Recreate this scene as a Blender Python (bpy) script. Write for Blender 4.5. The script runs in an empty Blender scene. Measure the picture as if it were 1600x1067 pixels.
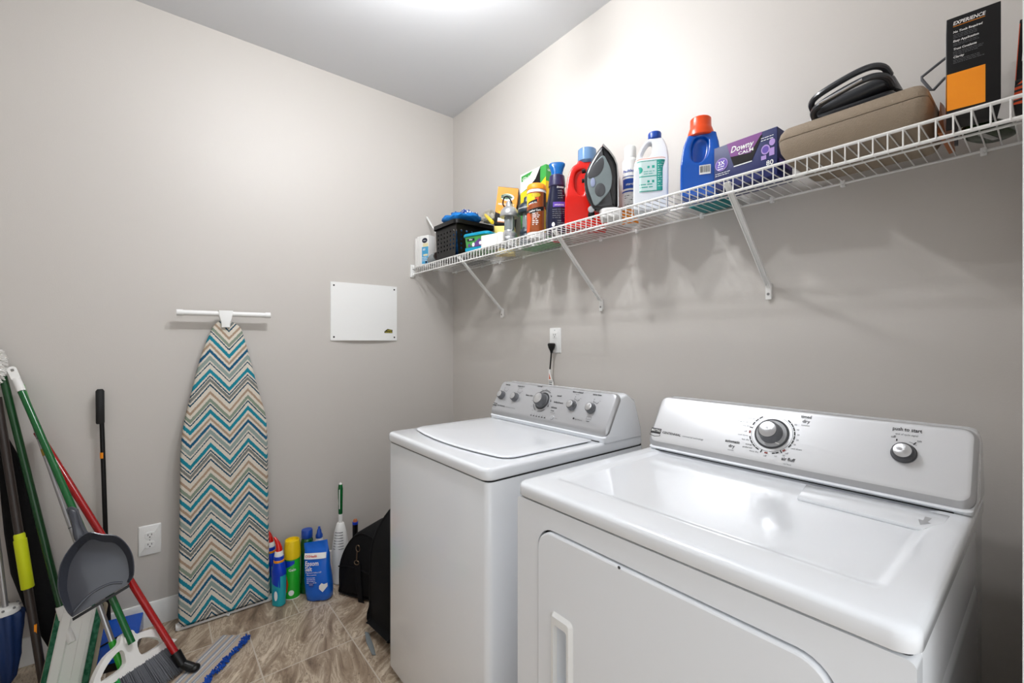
import bpy, bmesh, math, random
from mathutils import Vector, Matrix, noise
from mathutils.geometry import tessellate_polygon
random.seed(7)
PI = math.pi
SC = bpy.context.scene
COL = SC.collection

# ------------------------------------------------------------------ camera
cd = bpy.data.cameras.new('camera'); cam = bpy.data.objects.new('camera', cd); COL.objects.link(cam)
cd.sensor_width = 36.0; cd.sensor_fit = 'HORIZONTAL'; cd.lens = 36.0 * 689.93 / 1600.0
cd.clip_start = 0.02
cam.location = (2.6135, -1.5997, 1.30)
yaw = math.radians(39.0655)                      # angle of the view from the -X axis towards +Y
fwd = Vector((-math.cos(yaw), math.sin(yaw), 0))
cam.rotation_euler = fwd.to_track_quat('-Z', 'Y').to_euler()
SC.camera = cam

# ------------------------------------------------------------------ world, exposure
w = bpy.data.worlds.new('hall_light'); SC.world = w; w.use_nodes = True
w.node_tree.nodes['Background'].inputs[0].default_value = (0.955, 0.98, 1.0, 1)
w.node_tree.nodes['Background'].inputs[1].default_value = 1.05
SC.view_settings.view_transform = 'Standard'; SC.view_settings.look = 'None'
SC.view_settings.exposure = 0.60; SC.view_settings.gamma = 1.0
SC.view_settings.use_curve_mapping = False
LAMP_STRENGTH = 270.0

# ------------------------------------------------------------------ materials
def lin(c):
    c = c / 255.0
    return c / 12.92 if c <= 0.04045 else ((c + 0.055) / 1.055) ** 2.4
def rgb(r, g, b): return (lin(r), lin(g), lin(b), 1.0)
MATS = {}
def mat(name, col, rough=0.5, metal=0.0, bump=None, coat=0.0, trans=0.0, alpha=1.0, emit=0.0, spec=None, var=None):
    m = bpy.data.materials.new(name); m.use_nodes = True; MATS[name] = m
    nt = m.node_tree; b = nt.nodes['Principled BSDF']
    b.inputs['Base Color'].default_value = rgb(*col)
    b.inputs['Roughness'].default_value = rough; b.inputs['Metallic'].default_value = metal
    b.inputs['Coat Weight'].default_value = coat; b.inputs['Coat Roughness'].default_value = 0.08
    b.inputs['Transmission Weight'].default_value = trans; b.inputs['Alpha'].default_value = alpha
    if spec is not None: b.inputs['Specular IOR Level'].default_value = spec
    if emit:
        b.inputs['Emission Color'].default_value = rgb(*col); b.inputs['Emission Strength'].default_value = emit
    if bump or var:
        tc = nt.nodes.new('ShaderNodeTexCoord'); n = nt.nodes.new('ShaderNodeTexNoise')
        nt.links.new(tc.outputs['Object'], n.inputs['Vector'])
        n.inputs['Detail'].default_value = 4
        if bump:
            n.inputs['Scale'].default_value = bump[0]
            bp = nt.nodes.new('ShaderNodeBump'); bp.inputs['Strength'].default_value = bump[1]
            bp.inputs['Distance'].default_value = 0.002
            nt.links.new(n.outputs['Fac'], bp.inputs['Height']); nt.links.new(bp.outputs['Normal'], b.inputs['Normal'])
        if var:
            n2 = nt.nodes.new('ShaderNodeTexNoise'); n2.inputs['Scale'].default_value = var[0]; n2.inputs['Detail'].default_value = 5
            nt.links.new(tc.outputs['Object'], n2.inputs['Vector'])
            mx = nt.nodes.new('ShaderNodeMix'); mx.data_type = 'RGBA'
            mx.inputs[6].default_value = rgb(*col); mx.inputs[7].default_value = rgb(*var[1])
            cr = nt.nodes.new('ShaderNodeMapRange'); cr.inputs[1].default_value = 0.4; cr.inputs[2].default_value = 0.6
            nt.links.new(n2.outputs['Fac'], cr.inputs[0]); nt.links.new(cr.outputs[0], mx.inputs[0])
            nt.links.new(mx.outputs[2], b.inputs['Base Color'])
    return m

WALL = mat('warm_grey_wall_paint', (199, 194, 188), 0.5, bump=(220, 0.12))
CEIL = mat('ceiling_paint', (214, 215, 217), 0.9, bump=(150, 0.1))
TRIM = mat('white_trim_paint', (236, 236, 234), 0.4)
ENAMEL = mat('white_enamel', (240, 243, 247), 0.16, coat=0.5)
WPLAST = mat('white_plastic', (226, 226, 224), 0.35)
WIREM = mat('white_vinyl_wire', (236, 235, 232), 0.35)
SILVER = mat('silver_painted_panel', (190, 191, 194), 0.34, 0.55)
BRIGHT = mat('bright_silver_panel', (222, 223, 225), 0.36, 0.35)
CHROME = mat('spun_chrome', (205, 206, 208), 0.22, 1.0)
DKGREY = mat('dark_grey_plastic', (70, 71, 74), 0.4)
MIDGREY = mat('mid_grey_plastic', (96, 97, 100), 0.35)
LTGREY = mat('light_grey_plastic', (170, 171, 173), 0.35)
BLACK = mat('black_plastic', (10, 10, 11), 0.35, spec=.35)
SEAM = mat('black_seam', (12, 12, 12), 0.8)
INK = mat('dark_grey_ink', (22, 22, 25), 0.5)
INKL = mat('pale_grey_ink', (98, 100, 104), 0.5)
REDINK = mat('red_ink', (140, 60, 55), 0.5)
WHITE = mat('white_print', (238, 238, 236), 0.5)
STEEL = mat('steel_screw', (150, 150, 150), 0.35, 0.9)
RED = mat('red_plastic', (206, 16, 0), 0.25, coat=0.2)
ORANGE = mat('orange_plastic', (240, 78, 20), 0.3)
YELLOW = mat('yellow_plastic', (238, 205, 20), 0.32)
BLUE = mat('blue_plastic', (4, 76, 178), 0.25, coat=0.3)
DBLUE = mat('deep_blue_cap', (18, 70, 165), 0.35)
NAVY = mat('navy_plastic', (7, 13, 46), 0.25, coat=0.2)
GREEN = mat('green_enamel_tube', (2, 92, 40), 0.25, coat=0.15)
REDTUBE = mat('red_enamel_tube', (158, 2, 6), 0.25, coat=0.15)
LIME = mat('lime_green_plastic', (40, 165, 40), 0.35)
TEAL = mat('teal_plastic', (0, 150, 185), 0.35)
ALU = mat('brushed_aluminium', (175, 175, 178), 0.32, 0.85)
BROWN = mat('dark_brown_tube', (46, 37, 33), 0.4)
PAPERW = mat('white_card', (232, 231, 228), 0.6)
TAN = mat('khaki_textured_plastic', (146, 130, 110), 0.62, bump=(420, 0.9))
GLASS = mat('clear_glass', (235, 238, 238), 0.05, trans=0.85)
SMOKE = mat('smoky_clear_plastic', (150, 158, 160), 0.15, trans=0.35)
ORB = mat('orange_box_card', (252, 150, 0), 0.5)
BLKCARD = mat('black_card', (15, 14, 16), 0.5, spec=.3)
FABBLK = mat('black_nylon_fabric', (9, 9, 11), 0.8, spec=.25, bump=(500, 0.5))


# ------------------------------------------------------------------ mesh builder
def circle(r, n=24, ry=None):
    ry = r if ry is None else ry
    return [(r * math.cos(2 * PI * i / n), ry * math.sin(2 * PI * i / n)) for i in range(n)]
def sell(rx, ry, p=2.5, n=32):
    o = []
    for i in range(n):
        t = 2 * PI * i / n; c, s = math.cos(t), math.sin(t)
        o.append((rx * math.copysign(abs(c) ** (2 / p), c), ry * math.copysign(abs(s) ** (2 / p), s)))
    return o
def rrect(w, h, r, seg=5, cx=0, cy=0):
    r = max(min(r, w / 2 - 1e-5, h / 2 - 1e-5), 1e-5); o = []
    for (sx, sy, a) in ((1, 1, 0), (-1, 1, PI / 2), (-1, -1, PI), (1, -1, 1.5 * PI)):
        for k in range(seg + 1):
            t = a + PI / 2 * k / seg
            o.append((cx + sx * (w / 2 - r) + r * math.cos(t), cy + sy * (h / 2 - r) + r * math.sin(t)))
    return o
def offset_poly(P, d):
    """inset a CCW outline by d"""
    n = len(P); out = []
    A = sum(P[i][0] * P[(i + 1) % n][1] - P[(i + 1) % n][0] * P[i][1] for i in range(n))
    sg = 1 if A > 0 else -1
    for i in range(n):
        a, b, c = Vector(P[i - 1]), Vector(P[i]), Vector(P[(i + 1) % n])
        e1 = (b - a); e2 = (c - b)
        if e1.length < 1e-9 or e2.length < 1e-9: out.append(tuple(b)); continue
        e1.normalize(); e2.normalize()
        n1 = Vector((-e1.y, e1.x)) * sg; n2 = Vector((-e2.y, e2.x)) * sg
        m = n1 + n2
        if m.length < 1e-6: m = n1
        m.normalize(); k = max(0.4, m.dot(n1))
        q = b + m * (d / k); out.append((q.x, q.y))
    return out
def spline(P, n=6, closed=True):
    """Catmull-Rom through 2D/3D points"""
    out = []; L = len(P); R = range(L if closed else L - 1)
    g = (lambda i: Vector(P[i % L])) if closed else (lambda i: Vector(P[max(0, min(L - 1, i))]))
    for i in R:
        p0, p1, p2, p3 = g(i - 1), g(i), g(i + 1), g(i + 2)
        for k in range(n):
            t = k / n
            out.append(tuple(0.5 * ((2 * p1) + (p2 - p0) * t + (2 * p0 - 5 * p1 + 4 * p2 - p3) * t * t + (3 * p1 - p0 - 3 * p2 + p3) * t ** 3)))
    if not closed: out.append(tuple(P[-1]))
    return out

ROOTM = {}
class M:
    def __init__(s): s.V = []; s.F = []; s.I = []; s.mi = 0; s.T = None
    def add(s, vs, fs, T=None):
        b = len(s.V); T = T if T is not None else s.T
        for v in vs:
            v = Vector(v)
            if T is not None: v = T @ v
            s.V.append(v)
        for f in fs: s.F.append([b + i for i in f]); s.I.append(s.mi)
    def loft(s, rings, T=None, caps=True, closed=True):
        n = len(rings[0]); vs = [p for r in rings for p in r]; fs = []
        for k in range(len(rings) - 1):
            for i in range(n if closed else n - 1):
                j = (i + 1) % n; fs.append([k * n + i, k * n + j, (k + 1) * n + j, (k + 1) * n + i])
        if caps: fs.append(list(range(n))[::-1]); fs.append([(len(rings) - 1) * n + i for i in range(n)])
        s.add(vs, fs, T); return s
    def box(s, c, d, T=None):
        x, y, z = c; a, b, h = d[0] / 2, d[1] / 2, d[2] / 2
        vs = [(x + i * a, y + j * b, z + k * h) for k in (-1, 1) for j in (-1, 1) for i in (-1, 1)]
        s.add(vs, [[0, 2, 3, 1], [4, 5, 7, 6], [0, 1, 5, 4], [2, 6, 7, 3], [0, 4, 6, 2], [1, 3, 7, 5]], T); return s
    def b2(s, lo, hi, T=None):
        return s.box([(lo[i] + hi[i]) / 2 for i in range(3)], [abs(hi[i] - lo[i]) for i in range(3)], T)
    def rbox(s, lo, hi, r=0.01, fr=0.004, T=None, seg=4):
        """box with rounded vertical edges r and top/bottom fillet fr"""
        cx, cy = (lo[0] + hi[0]) / 2, (lo[1] + hi[1]) / 2; W, D = hi[0] - lo[0], hi[1] - lo[1]; rg = []
        def ring(ins, z): return [(p[0], p[1], z) for p in rrect(W - 2 * ins, D - 2 * ins, max(r - ins, 0.0005), seg, cx, cy)]
        for k in range(4):
            a = PI / 2 * k / 3; rg.append(ring(fr * (1 - math.sin(a)), lo[2] + fr * (1 - math.cos(a))))
        for k in range(4):
            a = PI / 2 * (3 - k) / 3; rg.append(ring(fr * (1 - math.sin(a)), hi[2] - fr * (1 - math.cos(a))))
        return s.loft(rg, T)
    def slab(s, P, z0, z1, fr=0.003, T=None):
        """outline P in local XY extruded z0..z1 with filleted edges"""
        A = sum(P[i][0] * P[(i + 1) % len(P)][1] - P[(i + 1) % len(P)][0] * P[i][1] for i in range(len(P)))
        if A < 0: P = P[::-1]
        rg = []
        for ins, z in ((fr, z0), (fr * .3, z0 + fr * .3), (0, z0 + fr), (0, z1 - fr), (fr * .3, z1 - fr * .3), (fr, z1)):
            rg.append([(p[0], p[1], z) for p in (offset_poly(P, ins) if ins else P)])
        return s.loft(rg, T)
    def prism(s, P, holes, z0, z1, T=None):
        loops = [P] + list(holes); allp = [p for l in loops for p in l]
        tri = tessellate_polygon([[Vector((p[0], p[1], 0)) for p in l] for l in loops])
        n = len(allp); vs = [(p[0], p[1], z0) for p in allp] + [(p[0], p[1], z1) for p in allp]
        fs = [list(t) for t in tri] + [[i + n for i in t][::-1] for t in tri]; b = 0
        for l in loops:
            L = len(l)
            for i in range(L): j = (i + 1) % L; fs.append([b + i, b + j, b + j + n, b + i + n])
            b += L
        s.add(vs, fs, T); return s
    def lathe(s, prof, c=(0, 0, 0), n=28, T=None, ry=1.0):
        rg = [[(c[0] + r * math.cos(2 * PI * i / n), c[1] + r * ry * math.sin(2 * PI * i / n), c[2] + z) for i in range(n)] for r, z in prof]
        return s.loft(rg, T)
    def stack(s, secs, n=36, T=None, rot=0):
        """secs: (z, rx, ry, cx, cy, p)"""
        rg = []
        for q in secs:
            z, rx, ry = q[:3]; cx = q[3] if len(q) > 3 else 0; cy = q[4] if len(q) > 4 else 0; p = q[5] if len(q) > 5 else 2.5
            rg.append([(cx + a * math.cos(rot) - b * math.sin(rot), cy + a * math.sin(rot) + b * math.cos(rot), z) for a, b in sell(rx, ry, p, n)])
        return s.loft(rg, T)
    def tube(s, pts, r, n=12, T=None, closed=False):
        pts = [Vector(p) for p in pts]; N = len(pts); rs = r if isinstance(r, (list, tuple)) else [r] * N
        rg = []; prev = None
        for i in range(N):
            if closed: t = pts[(i + 1) % N] - pts[i - 1]
            else: t = pts[min(i + 1, N - 1)] - pts[max(i - 1, 0)]
            t.normalize()
            if prev is None:
                u = t.cross(Vector((0, 0, 1)));
                if u.length < 0.05: u = t.cross(Vector((1, 0, 0)))
            else: u = prev - t * prev.dot(t)
            u.normalize(); v = t.cross(u); prev = u
            rg.append([tuple(pts[i] + (u * math.cos(2 * PI * k / n) + v * math.sin(2 * PI * k / n)) * rs[i]) for k in range(n)])
        if closed: rg.append(rg[0])
        return s.loft(rg, T, caps=not closed)
    def ball(s, c, r, n=16, T=None):
        r = r if isinstance(r, (tuple, list)) else (r, r, r); m = n // 2
        rg = []
        for k in range(m + 1):
            a = -PI / 2 + PI * k / m; q = max(math.cos(a), 1e-3)
            rg.append([(c[0] + r[0] * q * math.cos(2 * PI * i / n), c[1] + r[1] * q * math.sin(2 * PI * i / n), c[2] + r[2] * math.sin(a)) for i in range(n)])
        return s.loft(rg, T)
    def build(s, name, mats, parent=None, world=True, smooth=35, rec=True):
        me = bpy.data.meshes.new(name)
        V = s.V
        if parent is not None and world:
            inv = ROOTM.get(parent.name, Matrix()).inverted(); V = [inv @ v for v in V]
        me.from_pydata([tuple(v) for v in V], [], s.F)
        mats = mats if isinstance(mats, (list, tuple)) else [mats]
        for m in mats: me.materials.append(m)
        for p, i in zip(me.polygons, s.I): p.material_index = min(i, len(mats) - 1)
        if rec:
            bm = bmesh.new(); bm.from_mesh(me); bmesh.ops.recalc_face_normals(bm, faces=bm.faces); bm.to_mesh(me); bm.free()
        if smooth:
            me.polygons.foreach_set('use_smooth', [True] * len(me.polygons)); me.set_sharp_from_angle(angle=math.radians(smooth))
        o = bpy.data.objects.new(name, me); COL.objects.link(o)
        if parent is not None:
            o.parent = parent
            if parent.name in ROOTM: ROOTM[o.name] = ROOTM[parent.name]
        else: ROOTM[o.name] = Matrix()
        return o

def remesh(o, voxel=0.003, it=10, fac=0.6):
    a = o.modifiers.new('v', 'REMESH'); a.mode = 'VOXEL'; a.voxel_size = voxel
    b = o.modifiers.new('s', 'SMOOTH'); b.iterations = it; b.factor = fac
    dg = bpy.context.evaluated_depsgraph_get(); dg.update()
    me = bpy.data.meshes.new_from_object(o.evaluated_get(dg))
    o.modifiers.clear(); old = o.data; o.data = me
    if not me.materials:
        for m in old.materials: me.materials.append(m)
    me.polygons.foreach_set('use_smooth', [True] * len(me.polygons))
    return o

def tag(o, label, cat, group=None, kind=None):
    if label: o['label'] = label
    if cat: o['category'] = cat
    if group: o['group'] = group
    if kind: o['kind'] = kind
    return o
def thing(name, label, cat, loc=(0, 0, 0), rz=0, group=None, rot=None):
    o = bpy.data.objects.new(name, None); COL.objects.link(o); o.empty_display_size = 0.05
    o.location = loc; e = rot if rot else (0, 0, rz); o.rotation_euler = e
    from mathutils import Euler
    ROOTM[o.name] = Matrix.Translation(loc) @ Euler(e).to_matrix().to_4x4()
    tag(o, label, cat, group); return o
def struct(name, m, mt): return tag(m.build(name, mt), None, None, kind='structure')
def frame(o, u, v):
    u = Vector(u).normalized(); v = Vector(v); v = (v - u * v.dot(u)).normalized(); n = u.cross(v)
    return Matrix(((u.x, v.x, n.x, o[0]), (u.y, v.y, n.y, o[1]), (u.z, v.z, n.z, o[2]), (0, 0, 0, 1)))

# ------------------------------------------------------------------ printed marks: thin sheets of lettering and graphics
_glyph = {}
def glyphs(txt, bold=False):
    key = (txt, bold)
    if key in _glyph: return _glyph[key]
    cu = bpy.data.curves.new('t', 'FONT'); cu.body = txt; cu.size = 1.0; cu.resolution_u = 2
    if bold: cu.offset = 0.018
    ob = bpy.data.objects.new('t', cu); COL.objects.link(ob)
    dg = bpy.context.evaluated_depsgraph_get(); dg.update()
    me = bpy.data.meshes.new_from_object(ob.evaluated_get(dg))
    vs = [tuple(v.co) for v in me.vertices]; fs = [list(p.vertices) for p in me.polygons]
    bpy.data.objects.remove(ob); bpy.data.curves.remove(cu); bpy.data.meshes.remove(me)
    _glyph[key] = (vs, fs); return vs, fs
class Print:
    """collects lettering / patches on a surface map fn(u, v) -> point"""
    def __init__(s, fn, mats): s.fn = fn; s.m = M(); s.mats = mats; s.lift = 0.0
    def text(s, t, u, v, size, mi=0, width=None, align='c', bold=False, shear=0, rot=0):
        vs, fs = glyphs(t, bold)
        if not vs: return s
        x0 = min(p[0] for p in vs); x1 = max(p[0] for p in vs); sx = size
        if width: sx = width / (x1 - x0)
        off = {'c': (x0 + x1) / 2, 'l': x0, 'r': x1}[align]
        s.m.mi = mi; c, sn = math.cos(rot), math.sin(rot); out = []
        for p in vs:
            a, b = (p[0] - off) * sx + shear * p[1] * size, p[1] * size
            out.append(s.fn(u + a * c - b * sn, v + a * sn + b * c))
        s.m.add(out, fs); return s
    def rect(s, u0, v0, u1, v1, mi=0, n=None):
        s.m.mi = mi; n = n or max(1, int(abs(u1 - u0) / 0.006)) if n is None else n
        n = min(n, 24); vs = []; fs = []
        for i in range(n + 1):
            u = u0 + (u1 - u0) * i / n; vs += [s.fn(u, v0), s.fn(u, v1)]
            if i < n: fs.append([2 * i, 2 * i + 2, 2 * i + 3, 2 * i + 1])
        s.m.add(vs, fs); return s
    def curved(s, P):
        u0, u1 = min(p[0] for p in P), max(p[0] for p in P); v = P[0][1]
        a, b, c = (Vector(s.fn(u, v)) for u in (u0, (u0 + u1) / 2, u1)); return u1 - u0 > .012 and ((a + c) / 2 - b).length > .0003
    def poly(s, P, mi=0):
        if s.curved(P):
            bm = bmesh.new(); tri = tessellate_polygon([[Vector((p[0], p[1], 0)) for p in P]]); vs = [bm.verts.new((p[0], p[1], 0)) for p in P]
            for t in tri:
                try: bm.faces.new([vs[i] for i in t])
                except ValueError: pass
            u0, u1 = min(p[0] for p in P), max(p[0] for p in P); n = int((u1 - u0) / .004) + 1
            for k in range(1, n): bmesh.ops.bisect_plane(bm, geom=bm.verts[:] + bm.edges[:] + bm.faces[:], plane_co=(u0 + (u1 - u0) * k / n, 0, 0), plane_no=(1, 0, 0))
            bm.verts.index_update(); s.m.mi = mi
            s.m.add([s.fn(v.co.x, v.co.y) for v in bm.verts], [[v.index for v in f.verts] for f in bm.faces]); bm.free(); return s
        s.m.mi = mi; tri = tessellate_polygon([[Vector((p[0], p[1], 0)) for p in P]])
        s.m.add([s.fn(*p[:2]) for p in P], [list(t) for t in tri]); return s
    def ell(s, u, v, ru, rv=None, mi=0, n=28): return s.poly([(u + a, v + b) for a, b in circle(ru, n, rv)], mi)
    def arc(s, u, v, r0, r1, a0, a1, mi=0, n=16):
        s.m.mi = mi; vs = []; fs = []
        for i in range(n + 1):
            a = a0 + (a1 - a0) * i / n
            vs += [s.fn(u + r0 * math.cos(a), v + r0 * math.sin(a)), s.fn(u + r1 * math.cos(a), v + r1 * math.sin(a))]
            if i < n: fs.append([2 * i, 2 * i + 2, 2 * i + 3, 2 * i + 1])
        s.m.add(vs, fs); return s
    def lines(s, u0, v0, u1, n, dv, h, mi=0, jag=0.15):
        """n rows of illegible small print as word blocks"""
        rnd = random.Random(int(1e4 * (u0 + v0)) & 1023)
        for k in range(n):
            u = u0; end = u1 - rnd.random() * jag * (u1 - u0)
            while u < end:
                wd = min(h * rnd.uniform(1.2, 4.5), end - u)
                s.rect(u, v0 - k * dv, u + wd, v0 - k * dv + h * .6, mi, n=1); u += wd + h * .6
        return s
    def barcode(s, u0, v0, u1, v1, mi_bg, mi):
        s.rect(u0, v0, u1, v1, mi_bg); rnd = random.Random(5); u = u0 + (u1 - u0) * .08; W = u1 - u0
        old = s.fn; s.fn = lambda a, b: s.up(old, a, b)
        while u < u1 - W * .08:
            wd = W * rnd.choice((.012, .02, .035)); s.rect(u, v0 + (v1 - v0) * .2, u + wd, v1 - (v1 - v0) * .1, mi, n=1); u += wd + W * rnd.choice((.015, .025, .03))
        s.fn = old; return s
    def up(s, f, a, b):
        p = Vector(f(a, b)); q = Vector(f(a + .001, b)); r = Vector(f(a, b + .001)); nn = (q - p).cross(r - p)
        return tuple(p + nn.normalized() * 0.00035) if nn.length > 0 else tuple(p)
    def raise_(s, k=1):
        old = s.fn; s.fn = lambda a, b: s.up(old, a, b); return s
    def build(s, name, parent, label=None):
        V = s.m.V
        loc = ROOTM.get(parent.name, Matrix()).translation.length > .6 and all(abs(c) < .6 for v in V for c in v)   # marks given in the thing's own frame
        o = s.m.build(name, s.mats, parent, world=not loc, smooth=0, rec=False)
        if label: o['label'] = label
        return o
def flat(T, lift=0.0006): return lambda u, v: tuple(T @ Vector((u, v, lift)))
def cyl(c, r, a0, lift=0.0006):
    return lambda u, v: (c[0] + (r + lift) * math.cos(a0 + u / r), c[1] + (r + lift) * math.sin(a0 + u / r), c[2] + v)
def front(x, y, z, lift=0.0006): return lambda u, v: (x + u, y - lift, z + v)
def side(x, y, z, lift=0.0006): return lambda u, v: (x + lift, y + u, z + v)

# ================================================================== THE ROOM
H = 2.836
def tile_material():
    m = bpy.data.materials.new('veined_stone_floor_tile'); m.use_nodes = True; nt = m.node_tree; L = nt.links
    b = nt.nodes['Principled BSDF']; N = lambda t: nt.nodes.new(t)
    def math_(op, a, bb=None, c=None):
        n = N('ShaderNodeMath'); n.operation = op
        for i, x in enumerate((a, bb, c)):
            if x is None: continue
            if isinstance(x, (int, float)): n.inputs[i].default_value = x
            else: L.new(x, n.inputs[i])
        return n.outputs[0]
    tc = N('ShaderNodeTexCoord'); sp = N('ShaderNodeSeparateXYZ'); L.new(tc.outputs['Object'], sp.inputs[0])
    xs = math_('DIVIDE', math_('SUBTRACT', sp.outputs[0], 0.33), 0.35)
    cx = math_('FLOOR', xs)
    off = math_('MULTIPLY', math_('LESS_THAN', cx, -0.5), 0.38)
    ys = math_('ADD', math_('DIVIDE', math_('ADD', sp.outputs[1], 0.926), 0.345), off)
    cy = math_('FLOOR', ys)
    gx = math_('LESS_THAN', math_('PINGPONG', xs, 0.5), 0.0075)
    gy = math_('LESS_THAN', math_('PINGPONG', ys, 0.5), 0.0075)
    g = math_('MAXIMUM', gx, gy)
    cv = N('ShaderNodeCombineXYZ'); L.new(cx, cv.inputs[0]); L.new(cy, cv.inputs[1])
    wn = N('ShaderNodeTexWhiteNoise'); L.new(cv.outputs[0], wn.inputs['Vector'])
    vr = N('ShaderNodeVectorRotate'); vr.rotation_type = 'Z_AXIS'; L.new(tc.outputs['Object'], vr.inputs['Vector'])
    L.new(math_('ADD', math_('MULTIPLY', wn.outputs['Value'], 1.3), 0.1), vr.inputs['Angle'])
    mp = N('ShaderNodeMapping'); mp.inputs['Scale'].default_value = (2.2, 8.0, 1.0); L.new(vr.outputs[0], mp.inputs['Vector'])
    ad = N('ShaderNodeVectorMath'); ad.operation = 'ADD'; sc = N('ShaderNodeVectorMath'); sc.operation = 'SCALE'
    L.new(wn.outputs['Color'], sc.inputs[0]); sc.inputs[3].default_value = 9.0
    L.new(mp.outputs[0], ad.inputs[0]); L.new(sc.outputs[0], ad.inputs[1])
    n1 = N('ShaderNodeTexNoise'); n1.inputs['Scale'].default_value = 1.7; n1.inputs['Detail'].default_value = 9; n1.inputs['Distortion'].default_value = .7
    n1.inputs['Roughness'].default_value = 0.66; L.new(ad.outputs[0], n1.inputs['Vector'])
    r = N('ShaderNodeValToRGB'); e = r.color_ramp.elements
    e[0].position = 0.30; e[0].color = rgb(96, 78, 62); e[1].position = 0.72; e[1].color = rgb(222, 208, 188)
    for p, c in ((0.41, (140, 120, 100)), (0.48, (164, 145, 124)), (0.53, (198, 182, 160)), (0.565, (150, 130, 110)), (0.61, (186, 168, 146)), (0.64, (208, 194, 174))):
        k = e.new(p); k.color = rgb(*c)
    L.new(n1.outputs['Fac'], r.inputs[0])
    n2 = N('ShaderNodeTexNoise'); n2.inputs['Scale'].default_value = 70; n2.inputs['Detail'].default_value = 3; L.new(tc.outputs['Object'], n2.inputs['Vector'])
    pit = math_('MULTIPLY', math_('LESS_THAN', n2.outputs['Fac'], 0.34), 0.6)
    m1 = N('ShaderNodeMix'); m1.data_type = 'RGBA'; L.new(pit, m1.inputs[0]); L.new(r.outputs[0], m1.inputs[6]); m1.inputs[7].default_value = rgb(90, 74, 62)
    m2 = N('ShaderNodeMix'); m2.data_type = 'RGBA'; L.new(g, m2.inputs[0]); L.new(m1.outputs[2], m2.inputs[6]); m2.inputs[7].default_value = rgb(196, 186, 172)
    L.new(m2.outputs[2], b.inputs['Base Color']); b.inputs['Roughness'].default_value = 0.42
    bp = N('ShaderNodeBump'); bp.inputs['Strength'].default_value = 0.5; bp.inputs['Distance'].default_value = 0.002
    L.new(math_('SUBTRACT', 1.0, g), bp.inputs['Height']); L.new(bp.outputs[0], b.inputs['Normal'])
    return m
FLOORM = tile_material()
struct('floor', M().b2((-0.1, -3.0, -0.1), (4.2, 0.1, 0.0)), FLOORM)
struct('ceiling', M().b2((-0.1, -3.0, H), (4.2, 0.1, H + 0.1)), CEIL)
struct('wall_left', M().b2((-0.1, -3.0, 0), (0, 0.1, H)), WALL)
struct('wall_back', M().b2((0, 0, 0), (2.72, 0.1, H)), WALL)
struct('wall_front', M().b2((0, -2.75, 0), (2.72, -2.65, H)), WALL)
mw = M().b2((2.592, -0.78, 0), (2.72, 0.0, H)).b2((2.592, -2.65, 0), (2.72, -2.3, H)).b2((2.592, -2.3, 2.3), (2.72, -0.78, H))
struct('wall_right', mw, WALL)
struct('trim_1', M().b2((2.5885, -0.80, 0), (2.73, -0.78, 2.3)), TRIM)
def baseboard(name, a, b, nrm):
    a, b, n = Vector(a), Vector(b), Vector(nrm); prof = [(0, 0), (.014, 0), (.014, .078), (.010, .088), (.010, .094), (.006, .106), (0, .108)]
    m = M(); m.loft([[tuple(p + n * d + Vector((0, 0, z))) for d, z in prof] for p in (a, b)])
    return struct(name, m, TRIM)
baseboard('baseboard_left', (0, -2.65, 0), (0, 0, 0), (1, 0, 0))
baseboard('baseboard_back', (0.014, 0, 0), (2.592, 0, 0), (0, -1, 0))

# ceiling light: flush dome
cl = thing('ceiling_light', 'white ceiling fixture with two round bulbs above the washer', 'light', (1.25, -0.98, H))
M().rbox((1.19, -1.20, H - .024), (1.31, -.76, H - .001), .03, .006).build('base_plate', TRIM, cl)
GLOW = mat('glowing_bulb', (250, 252, 255), 0.4, emit=LAMP_STRENGTH)
for y in (-.83, -1.13):
    hd_ = M().lathe([(.026, -.022), (.026, -.150), (.020, -.156)], (1.25, y, H)).build('lamp_holder', TRIM, cl)
    M().ball((1.25, y, H - .185), (.044, .044, .034), 24).build('bulb', GLOW, cl)

# ================================================================== WIRE SHELF
ZD = 1.774
sh = thing('wire_shelf', 'long white wire shelf running along the wall above the washer and dryer', 'shelf', (1.29, 0, ZD))
m = M()
m.tube([(0.004, -.302, ZD), (2.59, -.302, ZD)], .0042, 8); m.tube([(0.004, -.302, ZD - .042), (2.59, -.302, ZD - .042)], .0042, 8)
m.build('front_rail', WIREM, sh)
M().tube([(0.004, -.008, ZD - .004), (2.59, -.008, ZD - .004)], .0035, 8).build('back_rail', WIREM, sh)
M().tube([(0.004, -.158, ZD - .005), (2.59, -.158, ZD - .005)], .0032, 8).build('middle_rail', WIREM, sh)
m = M()
for i in range(97):
    x = .014 + i * .0265
    if x > 2.588: break
    m.tube([(x, -.006, ZD + .001), (x, -.300, ZD + .001), (x, -.3055, ZD - .004), (x, -.3055, ZD - .044)], .0016, 6)
m.build('cross_wires', WIREM, sh)
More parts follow.
